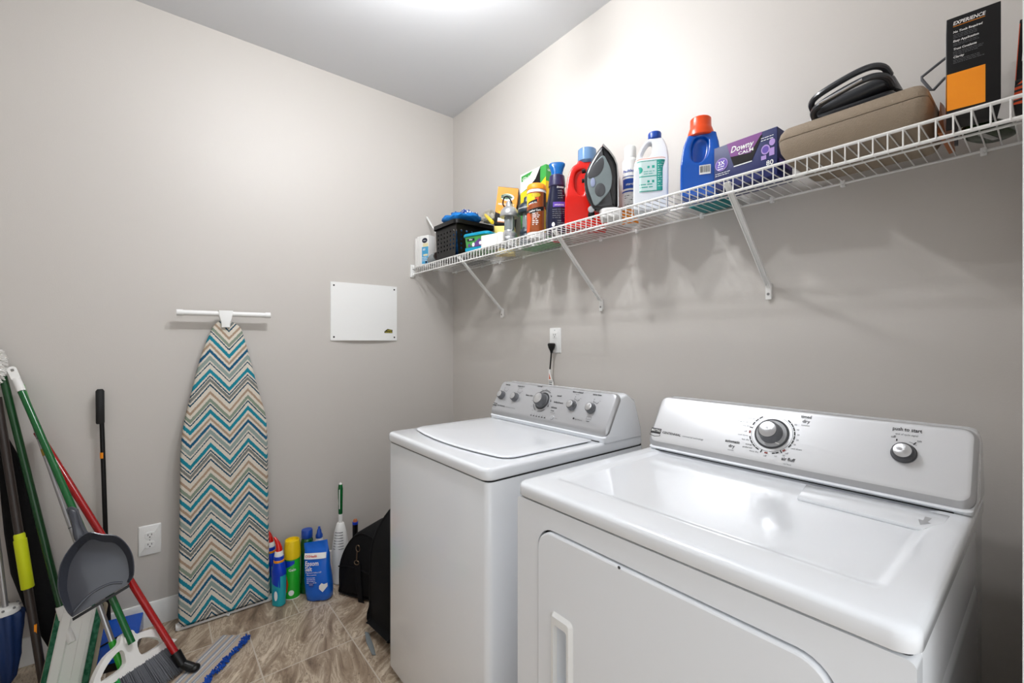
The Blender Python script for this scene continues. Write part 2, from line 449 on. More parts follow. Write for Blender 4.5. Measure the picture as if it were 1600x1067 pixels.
for x in (.56, 1.30, 2.01):
    m = M()
    a, b = Vector((x, -.297, ZD - .020)), Vector((x, -.012, 1.488))
    d = (b - a).normalized(); n = Vector((1, 0, 0)).cross(d).normalized()
    P = [(-.008, -.004), (.008, -.004), (.008, .006), (.0055, .006), (.0055, -.0015), (-.0055, -.0015), (-.0055, .006), (-.008, .006)]
    sg = 1 if n.y < 0 else -1
    m.loft([[tuple(q + Vector((px, 0, 0)) + n * (-py) * sg * -1) for px, py in P] for q in (a - d * .012, b)])
    m.rbox((x - .009, -.012, 1.440), (x + .009, -.008, 1.496), .004, .001)
    m.b2((x - .009, -.009, 1.446), (x + .009, -.0005, 1.492))
    br = m.build('support_bracket', WIREM, sh)
    T = frame((x, -.0122, 1.458), (1, 0, 0), (0, 0, 1))
    M().lathe([(.0045, 0), (.0045, .0012), (.002, .002)], T=T, n=12).build('screw', STEEL, br)
m = M().b2((0.0005, -.322, ZD - .062), (.010, -.296, ZD + .018)).b2((0.0005, -.312, ZD - .010), (.022, -.296, ZD + .006)).b2((0.0005, -.312, ZD - .052), (.022, -.296, ZD - .036))
m.build('end_bracket', TRIM, sh)
for x in (.058, .357, .54, .755, 1.047, 1.297, 1.493, 1.778, 2.02, 2.214, 2.501):
    M().rbox((x - .006, -.014, ZD - .014), (x + .006, -.0004, ZD + .004), .003, .001).ball((x, -.012, ZD - .012), .005, 8).build('wall_clip', TRIM, sh)

# ================================================================== WASHER AND DRYER
RIMS = mat('shaded_silver_rim', (186, 187, 189), .32, .6)  # duller silver puts shade into the colour of the panel's turned-away edges
def console(root, x0, x1, y0, z0, zb, wh, pm, dy):
    """white console body with a slanted silver face; returns the frame of the face"""
    sl = Vector((0, dy[0], dy[1])).normalized(); L = dy[2]; n = Vector((1, 0, 0)).cross(sl)
    T = frame((0, y0, z0), (1, 0, 0), tuple(sl))
    def P(v, off): q = Vector((0, y0, z0)) + sl * v + n * off; return (q.y, q.z)
    prof = [(y0 + .010, zb), P(-.004, -.006), P(.006, -.012), P(L - .010, -.014), P(L - .001, -.022), (P(L, 0)[0] + .05, P(L, 0)[1] - .006), (P(L, 0)[0] + .10, P(L, 0)[1] - .032), (P(L, 0)[0] + .14, zb + .03), (P(L, 0)[0] + .145, zb)]
    cy = sum(p[0] for p in prof) / len(prof); cz = zb + .03
    def ring(x, k): return [(x, cy + (p[0] - cy) * k, (zb if abs(p[1] - zb) < 1e-6 else cz + (p[1] - cz) * k)) for p in prof]
    m = M(); m.loft([ring(x0 + .006, .93), ring(x0 + .009, .975), ring(x0 + .018, 1), ring(x1 - .022, 1), ring(x1 - .012, .985), ring(x1 - .006, .95), ring(x1 - .003, .9)])
    c = m.build('console', wh, root, smooth=50)
    m = M(); W = x1 - x0; cx = (x0 + x1) / 2; rg = []
    for off, si, it_, ib in ((-.022, .002, .002, .003), (-.016, 0, 0, 0), (-.0105, 0, 0, .001), (-.0070, .002, .002, .006), (-.0022, .0075, .0055, .016), (-.0008, .010, .008, .020), (0, .014, .012, .024)):
        w_, h_ = W - 2 * si, L - it_ - ib
        rg.append([tuple(T @ Vector((p[0], p[1], off))) for p in rrect(w_, h_, .026 - si, 6, cx, ib + h_ / 2)])
    m.loft(rg); nr = len(rg[0]); m.I = [1 if k < nr * 4 else 0 for k in range(len(m.I))]; f = m.build('control_panel', [pm, RIMS], root, smooth=28)
    M().b2((x0 + .03, y0 + .0065, zb + .0003), (x1 - .03, y0 + .0125, zb + .0022)).build('console_seam', SEAM, root)
    return T, c, f
def knob(T, u, v, r, h, root, cap=CHROME, body=MIDGREY, skirt=True, tilt=0.0, notch=None):
    K = T @ Matrix.Translation((u, v, 0))
    m = M().lathe([(r * 1.0, .0002), (r * 1.02, .004), (r * .93, .006), (r * .86, h * .9), (r * .80, h), (r * .70, h)], T=K, n=32)
    k = m.build('knob', body, root)
    M().lathe([(r * .76, h - .001), (r * .76, h + .0010), (r * .70, h + .0012)], T=K, n=32).build('cap_ring', DKGREY, k)
    M().lathe([(r * .70, h + .0008), (r * .70, h + .0016), (r * .66, h + .0020), (r * .02, h + .0014)], T=K, n=32).build('knob_cap', cap, k)
    return k

def spun(name, base):      # brushed sweep by angle
    m = bpy.data.materials.new(name); m.use_nodes = True; nt = m.node_tree; b = nt.nodes['Principled BSDF']
    b.inputs['Metallic'].default_value = 0.9; b.inputs['Roughness'].default_value = 0.3; b.inputs['Base Color'].default_value = rgb(*base)
    b.inputs['Anisotropic'].default_value = 0.8
    return m
CAP = spun('spun_aluminium_cap', (205, 206, 208))

def appliance_logo(P, u, v, s):
    P.poly([(u - .017 * s, v - .006 * s), (u + .017 * s, v - .006 * s), (u + .017 * s, v + .011 * s), (u - .017 * s, v + .011 * s)], 0)
    P.poly([(u - .0175 * s, v - .007 * s), (u - .0175 * s, v - .012 * s), (u, v - .016 * s), (u + .0175 * s, v - .012 * s), (u + .0175 * s, v - .007 * s), (u + .016 * s, v - .007 * s), (u + .016 * s, v - .011 * s), (u, v - .0145 * s), (u - .016 * s, v - .011 * s), (u - .016 * s, v - .007 * s)], 0)

# ---- washer
WX0, WX1, WYF, WYB = .942, 1.620, -.885, -.135
wa = thing('washing_machine', 'white top loading washing machine with four small knobs, left of the dryer', 'washing machine', (1.281, -.51, 0))
m = M().rbox((WX0 + .004, WYF + .008, .025), (WX1 - .004, WYB, .903), .022, .002); m.build('cabinet', ENAMEL, wa)
m = M().b2((WX0 + .03, WYF + .04, .006), (WX1 - .03, WYB - .03, .026)); m.build('base_skirt', SEAM, wa)
for x in (WX0 + .06, WX1 - .06):
    for y in (WYF + .07, WYB - .07): M().lathe([(.018, 0), (.018, .012), (.01, .014), (.01, .03)], (x, y, 0), 14).build('foot', BLACK, wa)
M().rbox((WX0 + .007, WYF + .011, .902), (WX1 - .007, WYB - .002, .9075), .02, .0005).build('deck_seam', SEAM, wa)
M().rbox((WX0, WYF, .9065), (WX1, WYB, .944), .034, .011).build('top_deck', ENAMEL, wa)
# lid with a bowed front edge
def lidpoly(x0, x1, yb, yf, bow, r):
    P = [(x1, yb), (x0, yb)]; cx = (x0 + x1) / 2; hw = (x1 - x0) / 2
    for k in range(6): a = PI + PI / 2 * k / 5; P.append((x0 + r + r * math.cos(a), yf + r + r * math.sin(a)))
    for k in range(1, 12): t = -1 + 2 * k / 12; P.append((cx + t * (hw - r), yf - bow * (1 - t * t)))
    for k in range(6): a = 1.5 * PI + PI / 2 * k / 5; P.append((x1 - r + r * math.cos(a), yf + r + r * math.sin(a)))
    return P
M().slab(lidpoly(.985, 1.572, -.41, -.782, .020, .05), .9438, .9475, .0005).build('lid_gap_shade', SEAM, wa)  # black sheet painting the shadow in the finger gap under the lid lip
LP = lidpoly(.975, 1.580, -.400, -.790, .026, .055)
rg = []
for ins, z in ((.003, .947), (0, .9485), (0, .951), (.003, .9535), (.008, .9545)):
    rg.append([(p[0], p[1], z) for p in offset_poly(LP, ins)])
for k, z in ((.8, .9562), (.4, .9575)): rg.append([(1.277 + (p[0] - 1.277) * k, -.60 + (p[1] + .60) * k, z) for p in LP])
M().loft(rg).build('lid', ENAMEL, wa, smooth=40)
TW, cW, fW = console(wa, .945, 1.628, -.388, .968, .9445, ENAMEL, SILVER, (.083, .144, .171))
for u, v in ((.990, .094), (1.087, .094), (1.433, .096), (1.528, .096)): knob(TW, u, v, .0205, .019, wa, CAP, MIDGREY)
m = M().lathe([(.0385, .0003), (.0385, .0012), (.036, .002), (.034, .0012), (.0335, .001)], T=TW @ Matrix.Translation((1.262, .097, 0)), n=40); m.build('dial_ring', DKGREY, wa)
knob(TW, 1.262, .097, .0315, .030, wa, CAP, MIDGREY)
K = TW @ Matrix.Translation((1.352, .034, 0))
M().lathe([(.0095, 0), (.0095, .002), (.0075, .0035), (.003, .0035)], T=K, n=24).build('start_button', LTGREY, wa)
P = Print(flat(TW, .0008), [INK, INKL, WHITE, REDINK])
appliance_logo(P, .968, .044, .8); P.text('CENTENNIAL', .985, .041, .009, 0, .060, 'l', True); P.text('commercial technology', 1.050, .0412, .007, 1, .066, 'l')
P.build('printed_logo', wa); P = Print(flat(TW, .0008), [INK, INKL, WHITE, REDINK])
P.text('load size', 1.001, .147, .0095, 0, None, 'c', True); P.text('temperature', 1.095, .147, .0095, 0, None, 'c', True); P.text('wash / rinse', 1.095, .139, .006, 1)
P.build('printed_labels', wa); P = Print(flat(TW, .0008), [INK, INKL, WHITE, REDINK])
P.text('normal', 1.214, .157, .0105, 0, None, 'c', True); P.text('heavy duty', 1.172, .110, .0105, 0, None, 'c', True)
P.text('casual', 1.334, .126, .0105, 0, None, 'l', True); P.text('bulky/sheets', 1.330, .097, .0105, 0, None, 'l', True); P.text('delicate', 1.326, .073, .0105, 0, None, 'l', True)
P.text('rinse', 1.340, .060, .0095, 0, None, 'c', True); P.text('drain & spin', 1.345, .052, .006, 1)
P.build('printed_cycles', wa); P = Print(flat(TW, .0008), [INK, INKL, WHITE, REDINK])
P.text('fabric softener', 1.437, .151, .0095, 0, None, 'c', True); P.text('option', 1.437, .143, .006, 1); P.text('extra rinse', 1.533, .150, .0095, 0, None, 'c', True)
for u, v in ((.990, .094), (1.433, .096), (1.528, .096), (1.087, .094)):
    P.arc(u, v, .0262, .0272, .95, 1.65, 0); P.rect(u - .001, v + .026, u, v + .033, 0); P.poly([(u + .016, v + .021), (u + .017, v + .020), (u + .025, v + .028), (u + .024, v + .029)], 0)
    P.text('off', u - .001, v + .036, .0055, 0); P.text('on', u + .028, v + .032, .0055, 0)
P.build('printed_labels', wa); P = Print(flat(TW, .0008), [INK, INKL, WHITE, REDINK])
for a0, a1 in ((.9, 2.35), (3.55, 4.35), (4.6, 5.5)): P.arc(1.262, .097, .0475, .0495, a0, a1, 0); P.arc(1.262, .097, .0440, .0452, a0 + .1, a1 - .1, 0)
for a in (-.45, 0.05, .5): P.arc(1.262, .097, .0475, .052, a, a + .08, 0, 3); P.arc(1.262, .097, .0455, .0475, a - .06, a + .22, 0, 4)
for a in (2.0, 1.6, 1.2, 2.6, 2.9, 3.2, 3.7, 4.1): P.text('off' if a == 1.2 else 'wash', 1.262 + .058 * math.cos(a), .097 + .055 * math.sin(a) - .003, .0055, 1)
P.build('dial_marks', wa); P = Print(flat(TW, .0008), [INK, INKL, WHITE, REDINK])
for k in range(6): P.rect(1.226 + k * .0165, .0255, 1.235 + k * .0165, .0295, 0); P.text('cycle', 1.2305 + k * .0165, .0335, .0045, 1)
P.text('status', 1.375, .032, .006, 1)
P.build('status_marks', wa); P = Print(flat(TW, .0008), [INK, INKL, WHITE, REDINK])
P.text('High Efficiency', 1.487, .043, .0065, 0); P.ell(1.462, .047, .004, None, 0)
P.rect(1.521, .052, 1.545, .053, 1); P.rect(1.521, .052, 1.522, .063, 1); P.rect(1.544, .052, 1.545, .063, 1); P.rect(1.521, .063, 1.545, .064, 1); P.text('oxygen', 1.533, .044, .006, 0, None, 'c', True)
P.build('printed_markings', wa)
P = Print(flat(TW, .0013), [WHITE]); P.text('MAYTAG', .968, .0437, .0085, 0, .024, 'c', True); P.build('brand_badge', wa)

# ---- dryer
DX0, DX1, DYF, DYB = 1.762, 2.512, -.897, -.140
dr = thing('clothes_dryer', 'white front loading clothes dryer with one large dial, right of the washer', 'dryer', (2.137, -.52, 0))
m = M().rbox((DX0 + .004, DYF + .036, .025), (DX1 - .004, DYB, .9165), .012, .002)
m.build('cabinet', ENAMEL, dr)
m = M().b2((DX0 + .03, DYF + .05, .006), (DX1 - .03, DYB - .03, .026)); m.build('base_skirt', SEAM, dr)
for x in (DX0 + .06, DX1 - .06):
    for y in (DYF + .07, DYB - .07): M().lathe([(.018, 0), (.018, .012), (.01, .014), (.01, .03)], (x, y, 0), 14).build('foot', BLACK, dr)
TD = frame((0, DYF + .004, 0), (1, 0, 0), (0, 0, 1))           # front face: u = x, v = z, normal -Y
DW = (1.840, 2.434, .270, .868)
fr = rrect(DX1 - DX0 - .006, .890, .010, 4, (DX0 + DX1) / 2, .471)
hole = rrect(DW[1] - DW[0], DW[3] - DW[2], .052, 8, (DW[0] + DW[1]) / 2, (DW[2] + DW[3]) / 2)
m = M(); m.prism(fr, [hole], -.036, 0, TD); m.build('front_panel', ENAMEL, dr, smooth=30)
# the door: plate with an opening for the hand grip
dp = rrect(DW[1] - DW[0] - .009, DW[3] - DW[2] - .009, .048, 8, (DW[0] + DW[1]) / 2, (DW[2] + DW[3]) / 2)
gh = rrect(.040, .172, .006, 4, 1.925, .582)
m = M(); m.prism(offset_poly(dp, .004), [gh], .0045, .0062, TD)
N_ = len(dp)
m.loft([[tuple(TD @ Vector((p[0], p[1], z))) for p in offset_poly(dp, i)] for i, z in ((0.0, -.010), (0.0, .002), (.001, .0045), (.004, .0062))], caps=False)
m.loft([[tuple(TD @ Vector((p[0], p[1], z))) for p in (offset_poly(gh, i) if i else gh)] for i, z in ((0.0, .0062), (.002, -.028))], caps=False)
m.b2((1.900, DYF + .0315, .490), (1.950, DYF + .0330, .674))
door = m.build('door', ENAMEL, dr, smooth=30)
m = M(); m.prism(hole, [gh], -.0135, -.012, TD); m.build('door_gap', SEAM, dr)
m = M(); go = rrect(.062, .200, .010, 5, 1.925, .590)
m.prism(offset_poly(go, .005), [gh], .0110, .0135, TD)
m.loft([[tuple(TD @ Vector((p[0], p[1], z))) for p in offset_poly(go, i)] for i, z in ((-.003, .006), (.001, .0100), (.005, .0135))], caps=False)
m.loft([[tuple(TD @ Vector((p[0], p[1], z))) for p in (offset_poly(gh, i) if i else gh)] for i, z in ((0.0, .0135), (.001, .002))], caps=False)
m.build('door_handle', TRIM, door, smooth=30)
M().lathe([(.003, .0062), (.003, .0072), (.001, .0076)], T=TD @ Matrix.Translation((2.08, .862, 0)), n=12).build('hinge_pin', DKGREY, door)
# embossed side panel
TS = frame((DX1 - .004, 0, 0), (0, 1, 0), (0, 0, 1))
m = M(); P1 = rrect(.52, .74, .06, 6, -.50, .43)
m.loft([[tuple(TS @ Vector((p[0], p[1], z))) for p in offset_poly(P1, i)] for i, z in ((0, 0.0001), (.010, .0032), (.022, .0036))]); m.build('side_panel', ENAMEL, dr, smooth=30)
M().rbox((DX0 + .008, DYF + .012, .916), (DX1 - .008, DYB - .002, .9215), .01, .0005).build('deck_seam', SEAM, dr)
# deck with the shallow recess
cx, cy = (DX0 + DX1) / 2, (DYF + DYB) / 2; W, D = DX1 - DX0, DYB - DYF
def dring(ins, z, r, cx=cx, cy=cy, W=W, D=D, fr_=0, bk=0):
    h = D - 2 * ins - fr_ - bk
    return [(p[0], p[1], z) for p in rrect(W - 2 * ins, h, r, 7, cx, cy + (fr_ - bk) / 2)]
m = M(); m.loft([dring(.002, .9205, .026), dring(0, .9225, .028), dring(0, .9425, .028), dring(.0012, .9470, .0275), dring(.0042, .9505, .026), dring(.009, .9525, .024), dring(.018, .9534, .021),
                 dring(.045, .9538, .02, fr_=.035, bk=.13), dring(.052, .9528, .02, fr_=.040, bk=.14), dring(.060, .9478, .02, fr_=.045, bk=.145), dring(.067, .9466, .02, fr_=.05, bk=.15)])
m.build('top_deck', ENAMEL, dr, smooth=60)
m = M(); lp = [(2.232, -.372), (2.250, -.486), (2.460, -.494), (2.480, -.43), (2.482, -.372)]
m.slab(lp, .9462, .9545, .003); lint = m.build('lint_door', ENAMEL, dr, smooth=40)
TL = frame((0, 0, .9547), (1, 0, 0), (0, 1, 0)); P = Print(flat(TL, .0003), [LTGREY])
P.poly([(2.452, -.478), (2.4645, -.453), (2.4590, -.450), (2.4610, -.420), (2.4510, -.418), (2.4520, -.446), (2.4450, -.446)], 0); P.build('arrow_mark', lint)
TD2, cD, fD = console(dr, 1.774, 2.514, -.357, .968, .9535, ENAMEL, BRIGHT, (.089, .151, .176))
K = TD2 @ Matrix.Translation((2.131, .097, 0))
M().lathe([(.0425, .0002), (.0425, .0014), (.040, .0022), (.0385, .0016), (.038, .001)], T=K, n=48).build('dial_ring', DKGREY, dr)
M().lathe([(.0378, .0009), (.0372, .0045), (.034, .0055), (.025, .0055)], T=K, n=48).build('dial_skirt', LTGREY, dr)
kn = knob(TD2, 2.131, .097, .0305, .031, dr, CAP, MIDGREY)
m = M(); m.box((.026, -.020, .0062), (.010, .0028, .001), T=K @ Matrix.Rotation(-.25, 4, 'Z')); m.build('pointer', WHITE, kn)
knob(TD2, 2.401, .097, .0225, .019, dr, CAP, DKGREY)
P = Print(flat(TD2, .0008), [INK, INKL, WHITE, REDINK])
appliance_logo(P, 1.795, .046, 1.05); P.text('CENTENNIAL', 1.819, .044, .0105, 0, .063, 'l', True); P.text('commercial technology', 1.888, .0445, .0075, 1, .066, 'l')
P.build('printed_logo', dr); P = Print(flat(TD2, .0008), [INK, INKL, WHITE, REDINK])
P.text('automatic', 2.037, .053, .0125, 0, .040, 'c', True); P.text('dry', 2.038, .0395, .0125, 0, None, 'c', True); P.text('sensor', 2.038, .030, .006, 1)
P.text('air fluff', 2.182, .0305, .0125, 0, .031, 'c', True); P.text('no heat', 2.182, .020, .006, 1)
P.text('timed', 2.203, .153, .0125, 1, .024, 'c', True); P.text('dry', 2.205, .140, .0125, 1, None, 'c', True); P.text('minutes', 2.205, .131, .006, 1)
DC = (2.131, .097)
P.arc(DC[0], DC[1], .0500, .0507, PI * .98, PI * 1.5, 0, 20); P.arc(DC[0], DC[1], .0500, .0507, -.95, PI * .36, 1, 20); P.arc(DC[0], DC[1], .0500, .0507, PI * .62, PI * .94, 0, 20); P.arc(DC[0], DC[1], .0500, .0507, PI * 1.52, PI * 1.67, 0, 10)
def ticks(a0, a1, n, mi=0, r0=.0530, r1=.0562):
    for k in range(n):
        s = (a1 - a0) / n; P.arc(DC[0], DC[1], r0, r1, a0 + s * k + s * .08, a0 + s * (k + 1) - s * .08, mi, 5)
ticks(PI * .68, PI * .90, 3); ticks(PI * 1.09, PI * 1.37, 4); ticks(PI * 1.56, PI * 1.66, 2); ticks(-.60, .95, 7)
P.arc(*DC, .0500, .059, PI * .935, PI * .95, 0, 2); P.arc(*DC, .0500, .059, PI * 1.40, PI * 1.415, 0, 2); P.arc(*DC, .0500, .059, PI * 1.685, PI * 1.70, 0, 2)
for a in (PI * 1.02, PI * 1.48, -.83): P.arc(*DC, .0528, .0572, a - .07, a + .07, 3, 4); P.text('off', DC[0] + .0665 * math.cos(a), DC[1] + .064 * math.sin(a) - .002, .0070, 1, None, 'c')
for a, t in ((2.75, 'energy preferred'), (2.95, 'very dry'), (2.5, 'more dry')): P.text(t, DC[0] + .060 * math.cos(a), DC[1] + .058 * math.sin(a), .0062, 1, None, 'r')
for a, t in ((3.45, 'cool down'), (3.68, 'less dry'), (3.95, 'energy')): P.text(t, DC[0] + .060 * math.cos(a), DC[1] + .058 * math.sin(a), .0064, 1 if t != 'energy' else 0, None, 'r')
P.text('preferred', DC[0] - .040, DC[1] - .051, .0064, 0, None, 'r'); P.text('damp dry', DC[0] - .022, DC[1] - .059, .006, 1, None, 'r')
for a, t in ((-.55, 'cool down'), (-.35, '10'), (-.12, '20'), (.12, '30'), (.36, '40'), (.6, '50')): P.text(t, DC[0] + .060 * math.cos(a), DC[1] + .060 * math.sin(a) - .002, .006, 1, None, 'l')
P.text('10', 2.152, .035, .006, 1); P.text('20', 2.170, .041, .006, 1)
P.build('dial_marks', dr); P = Print(flat(TD2, .0008), [INK, INKL, WHITE, REDINK])
P.text('push to start', 2.402, .150, .0120, 0, .050, 'c', True); P.text('end of cycle signal', 2.402, .1395, .0062, 1, .038)
P.text('off', 2.380, .131, .0078, 0); P.text('on', 2.424, .128, .0078, 0)
P.arc(2.401, .097, .0290, .0297, .85, 1.35, 0, 8); P.rect(2.385, .124, 2.3875, .129, 0); P.poly([(2.414, .121), (2.416, .120), (2.420, .126), (2.418, .1265)], 0)
P.build('printed_markings', dr)
P = Print(flat(TD2, .0013), [WHITE]); P.text('MAYTAG', 1.795, .0465, .0115, 0, .031, 'c', True); P.build('brand_badge', dr)

# ================================================================== ON THE WALLS
# telecom cover panel
pn = thing('cover_panel', 'white square metal cover panel with four black screws on the left wall', 'panel', (0, -.616, 1.475))
m = M(); n = 10; y0, y1, z0, z1 = -.816, -.414, 1.306, 1.643
def bow(u, v): return .006 + .012 * (1 - (2 * u - 1) ** 2) * (1 - .6 * v)
vs = []; fs = []
for i in range(n + 1):
    for j in range(n + 1): vs.append((bow(i / n, j / n), y0 + (y1 - y0) * i / n, z0 + (z1 - z0) * j / n))
for i in range(n):
    for j in range(n): a = i * (n + 1) + j; fs.append([a, a + 1, a + n + 2, a + n + 1])
m.add(vs, fs); rim = [(i, 0) for i in range(n)] + [(n, j) for j in range(n)] + [(i, n) for i in range(n, 0, -1)] + [(0, j) for j in range(n, 0, -1)]
m.loft([[(0.0005, y0 + (y1 - y0) * i / n, z0 + (z1 - z0) * j / n) for i, j in rim], [(bow(i / n, j / n), y0 + (y1 - y0) * i / n, z0 + (z1 - z0) * j / n) for i, j in rim]], caps=False)
m.build('cover', TRIM, pn, smooth=30)
for y in (y0 + .018, y1 - .018):
    for z in (z0 + .02, z1 - .02):
        u = (y - y0) / (y1 - y0); v = (z - z0) / (z1 - z0); T = frame((bow(u, v), y, z), (0, 1, 0), (0, 0, 1))
        M().lathe([(.0052, 0), (.0045, .002), (.001, .0026)], T=T, n=14).build('screw', BLACK, pn)
YEL = mat('yellow_print', (205, 190, 50), 0.5)
P = Print(lambda u, v: (bow((u - y0) / (y1 - y0), (v - z0) / (z1 - z0)) + .0006, u, v), [INK, YEL])
P.poly([(-.499, 1.352), (-.445, 1.352), (-.445, 1.372), (-.478, 1.378), (-.499, 1.362)], 0); P.raise_()
P.text('OPEN', -.466, 1.365, .011, 1, .030, 'c', True); P.text('HOUSE', -.470, 1.354, .010, 1, .046, 'c', True); P.build('maker_emblem', pn)

def outlet(name, label, T, W, HH, decora=False):
    r = thing(name, label, 'outlet', tuple(T.translation))
    m = M(); P_ = rrect(W, HH, .004, 3); m.loft([[tuple(T @ Vector((p[0], p[1], z))) for p in (offset_poly(P_, i) if i else P_)] for i, z in ((0, .0004), (0, .003), (.003, .0062), (.005, .0066))])
    m.build('wall_plate', TRIM, r, smooth=25)
    for v in ((.0215, -.0215) if not decora else (.026,)):
        f = [(a, v + b) for a, b in (sell(.0185, .0155, 3.2, 28) if not decora else rrect(.034, .030, .004, 3))]
        m = M(); m.loft([[tuple(T @ Vector((p[0], p[1], z))) for p in (offset_poly(f, i) if i else f)] for i, z in ((0, .0060), (0, .0082), (.0012, .0090))])
        rc = m.build('receptacle', TRIM, r, smooth=25)
        m = M(); 
        for u in (-.0065, .0065): m.b2((u - .0012, v - .0005, .0088), (u + .0012, v + .0075, .0093), T)
        m.prism([(a, v - .0072 + b) for a, b in circle(.0026, 12)], [], .0088, .0093, T); m.build('slots', SEAM, rc)
    M().lathe([(.003, .006), (.0025, .0085), (.0005, .009)], T=T @ Matrix.Translation((0, 0 if not decora else HH / 2 - .012, 0)), n=12).build('screw', LTGREY, r)
    return r
outlet('wall_outlet', 'white double outlet low on the left wall beside the ironing board', frame((0, -1.613, .394), (0, 1, 0), (0, 0, 1)), .082, .135)
ob = outlet('wall_outlet', 'white outlet on the back wall above the washer with a black plug in it', frame((.998, 0, 1.3055), (1, 0, 0), (0, 0, 1)), .080, .128, True)
T = frame((.998, 0, 1.3055), (1, 0, 0), (0, 0, 1))
m = M(); m.loft([[tuple(T @ Vector((p[0], p[1] - .022, z))) for p in rrect(.036 - 2 * i, .030 - 2 * i, .004, 3)] for i, z in ((0, .0060), (0, .0082), (.0012, .0090))]); m.build('receptacle', TRIM, ob, smooth=25)
pc = thing('power_cord', 'black power cord plugged into the outlet above the washer and hanging down', 'cord', (.994, -.02, 1.27))
m = M(); m.stack([(-.036, .006, .006, 0, 0, 2), (-.026, .008, .008, 0, 0, 2), (-.010, .017, .013, 0, 0, 2.5), (.006, .021, .015, 0, 0, 3), (.012, .019, .013, 0, 0, 3), (.014, .012, .010, 0, 0, 3)], T=Matrix.Translation((.993, -.0255, 1.278)))
m.build('plug', BLACK, pc)
m = M(); m.tube(spline([(.993, -.026, 1.25), (.989, -.027, 1.20), (.985, -.03, 1.14), (.984, -.032, 1.08), (.984, -.036, .98), (.984, -.05, .7), (.99, -.06, .3)], 5, False), .0038, 10); m.build('cable', BLACK, pc)
m = M(); m.tube([(.9855, -.0295, 1.158), (.984, -.032, 1.102)], .0052, 10); m.build('white_tape', PAPERW, pc, )
m = M()
ORP = mat('orange_print', (205, 90, 40), 0.5)
gp = [(.992, -.03, 1.150), (1.004, -.032, 1.125), (1.018, -.036, 1.100), (1.020, -.034, 1.075), (1.014, -.030, 1.02), (.992, -.030, 1.02), (.990, -.032, 1.09)]
m = M().slab([(.990, 1.152), (.996, 1.152), (1.010, 1.112), (1.022, 1.095), (1.024, 1.060), (1.018, 1.03), (.988, 1.03), (.988, 1.10)], -.0008, .0008, .0003, frame((0, -.040, 0), (1, 0, 0), (0, 0, 1)))
tagc = m.build('caution_tag', PAPERW, pc)
P = Print(front(0, -.0408, 0), [ORP, INK]); P.poly([(.992, 1.142), (1.000, 1.118), (1.004, 1.112), (.992, 1.108)], 0); P.rect(.990, 1.100, 1.018, 1.102, 1); P.lines(.991, 1.092, 1.018, 4, .010, .006, 1); P.build('tag_print', tagc)

# ---- ironing board
def chevron():
    m = bpy.data.materials.new('chevron_cotton_cover'); m.use_nodes = True; nt = m.node_tree; L = nt.links; b = nt.nodes['Principled BSDF']
    N = lambda t: nt.nodes.new(t)
    def mt(op, a, bb=None):
        n = N('ShaderNodeMath'); n.operation = op
        for i, x in enumerate((a, bb)):
            if x is None: continue
            if isinstance(x, (int, float)): n.inputs[i].default_value = x
            else: L.new(x, n.inputs[i])
        return n.outputs[0]
    tc = N('ShaderNodeTexCoord'); sp = N('ShaderNodeSeparateXYZ'); L.new(tc.outputs['Object'], sp.inputs[0])
    nz = N('ShaderNodeTexNoise'); nz.inputs['Scale'].default_value = 260; nz.inputs['Detail'].default_value = 1; L.new(tc.outputs['Object'], nz.inputs['Vector'])
    nl = N('ShaderNodeTexNoise'); nl.inputs['Scale'].default_value = 5; nl.inputs['Detail'].default_value = 1; L.new(tc.outputs['Object'], nl.inputs['Vector'])
    # local y = across the board, local z = up it
    tri = mt('PINGPONG', mt('ADD', sp.outputs[1], 10 * .155 - .0165), .0775)          # 0 at the middle valley
    v = mt('SUBTRACT', sp.outputs[2], mt('MULTIPLY', tri, 1.22))
    v = mt('ADD', v, mt('MULTIPLY', mt('SUBTRACT', nz.outputs['Fac'], .5), .010))
    v = mt('ADD', v, mt('MULTIPLY', mt('SUBTRACT', nl.outputs['Fac'], .5), .012))
    # the sequence runs downwards from the tan stripe at z = 1.317 in the valley and repeats every 0.350 / 1.2
    t = mt('FRACT', mt('DIVIDE', mt('SUBTRACT', 1.317 + 0.006 + 3.50, v), .350))
    r = N('ShaderNodeValToRGB'); r.color_ramp.interpolation = 'CONSTANT'; e = r.color_ramp.elements
    CR = (208, 200, 186); TN = (160, 136, 114); GR = (124, 138, 122); DK = (4, 62, 84); TL = (0, 124, 144); DT = (0, 80, 114); GG = (136, 150, 144); GY = (112, 114, 110)
    seq = [(.00, .042, TN), (.090, .145, GR), (.166, .188, DK), (.240, .304, TL), (.345, .388, TN), (.428, .480, DT), (.512, .580, GG), (.606, .628, DK), (.692, .756, TL), (.786, .810, DK), (.828, .872, GY), (.902, .926, DK)]
    e[0].position = 0; e[0].color = rgb(*seq[0][2]); e[1].position = seq[0][1]; e[1].color = rgb(*CR)
    for a, c, col in seq[1:]:
        k = e.new(a); k.color = rgb(*col); k = e.new(c); k.color = rgb(*CR)
    L.new(t, r.inputs[0]); L.new(r.outputs[0], b.inputs['Base Color']); b.inputs['Roughness'].default_value = .85
    n3 = N('ShaderNodeTexNoise'); n3.inputs['Scale'].default_value = 14; L.new(tc.outputs['Object'], n3.inputs['Vector'])
    bp = N('ShaderNodeBump'); bp.inputs['Strength'].default_value = .5; bp.inputs['Distance'].default_value = .012; L.new(n3.outputs['Fac'], bp.inputs['Height']); L.new(bp.outputs[0], b.inputs['Normal'])
    return m
ib = thing('ironing_board', 'tall ironing board with a teal and tan chevron cover leaning on the wall', 'ironing board', (.140, -1.33, 0), rot=(0, -.066, 0))
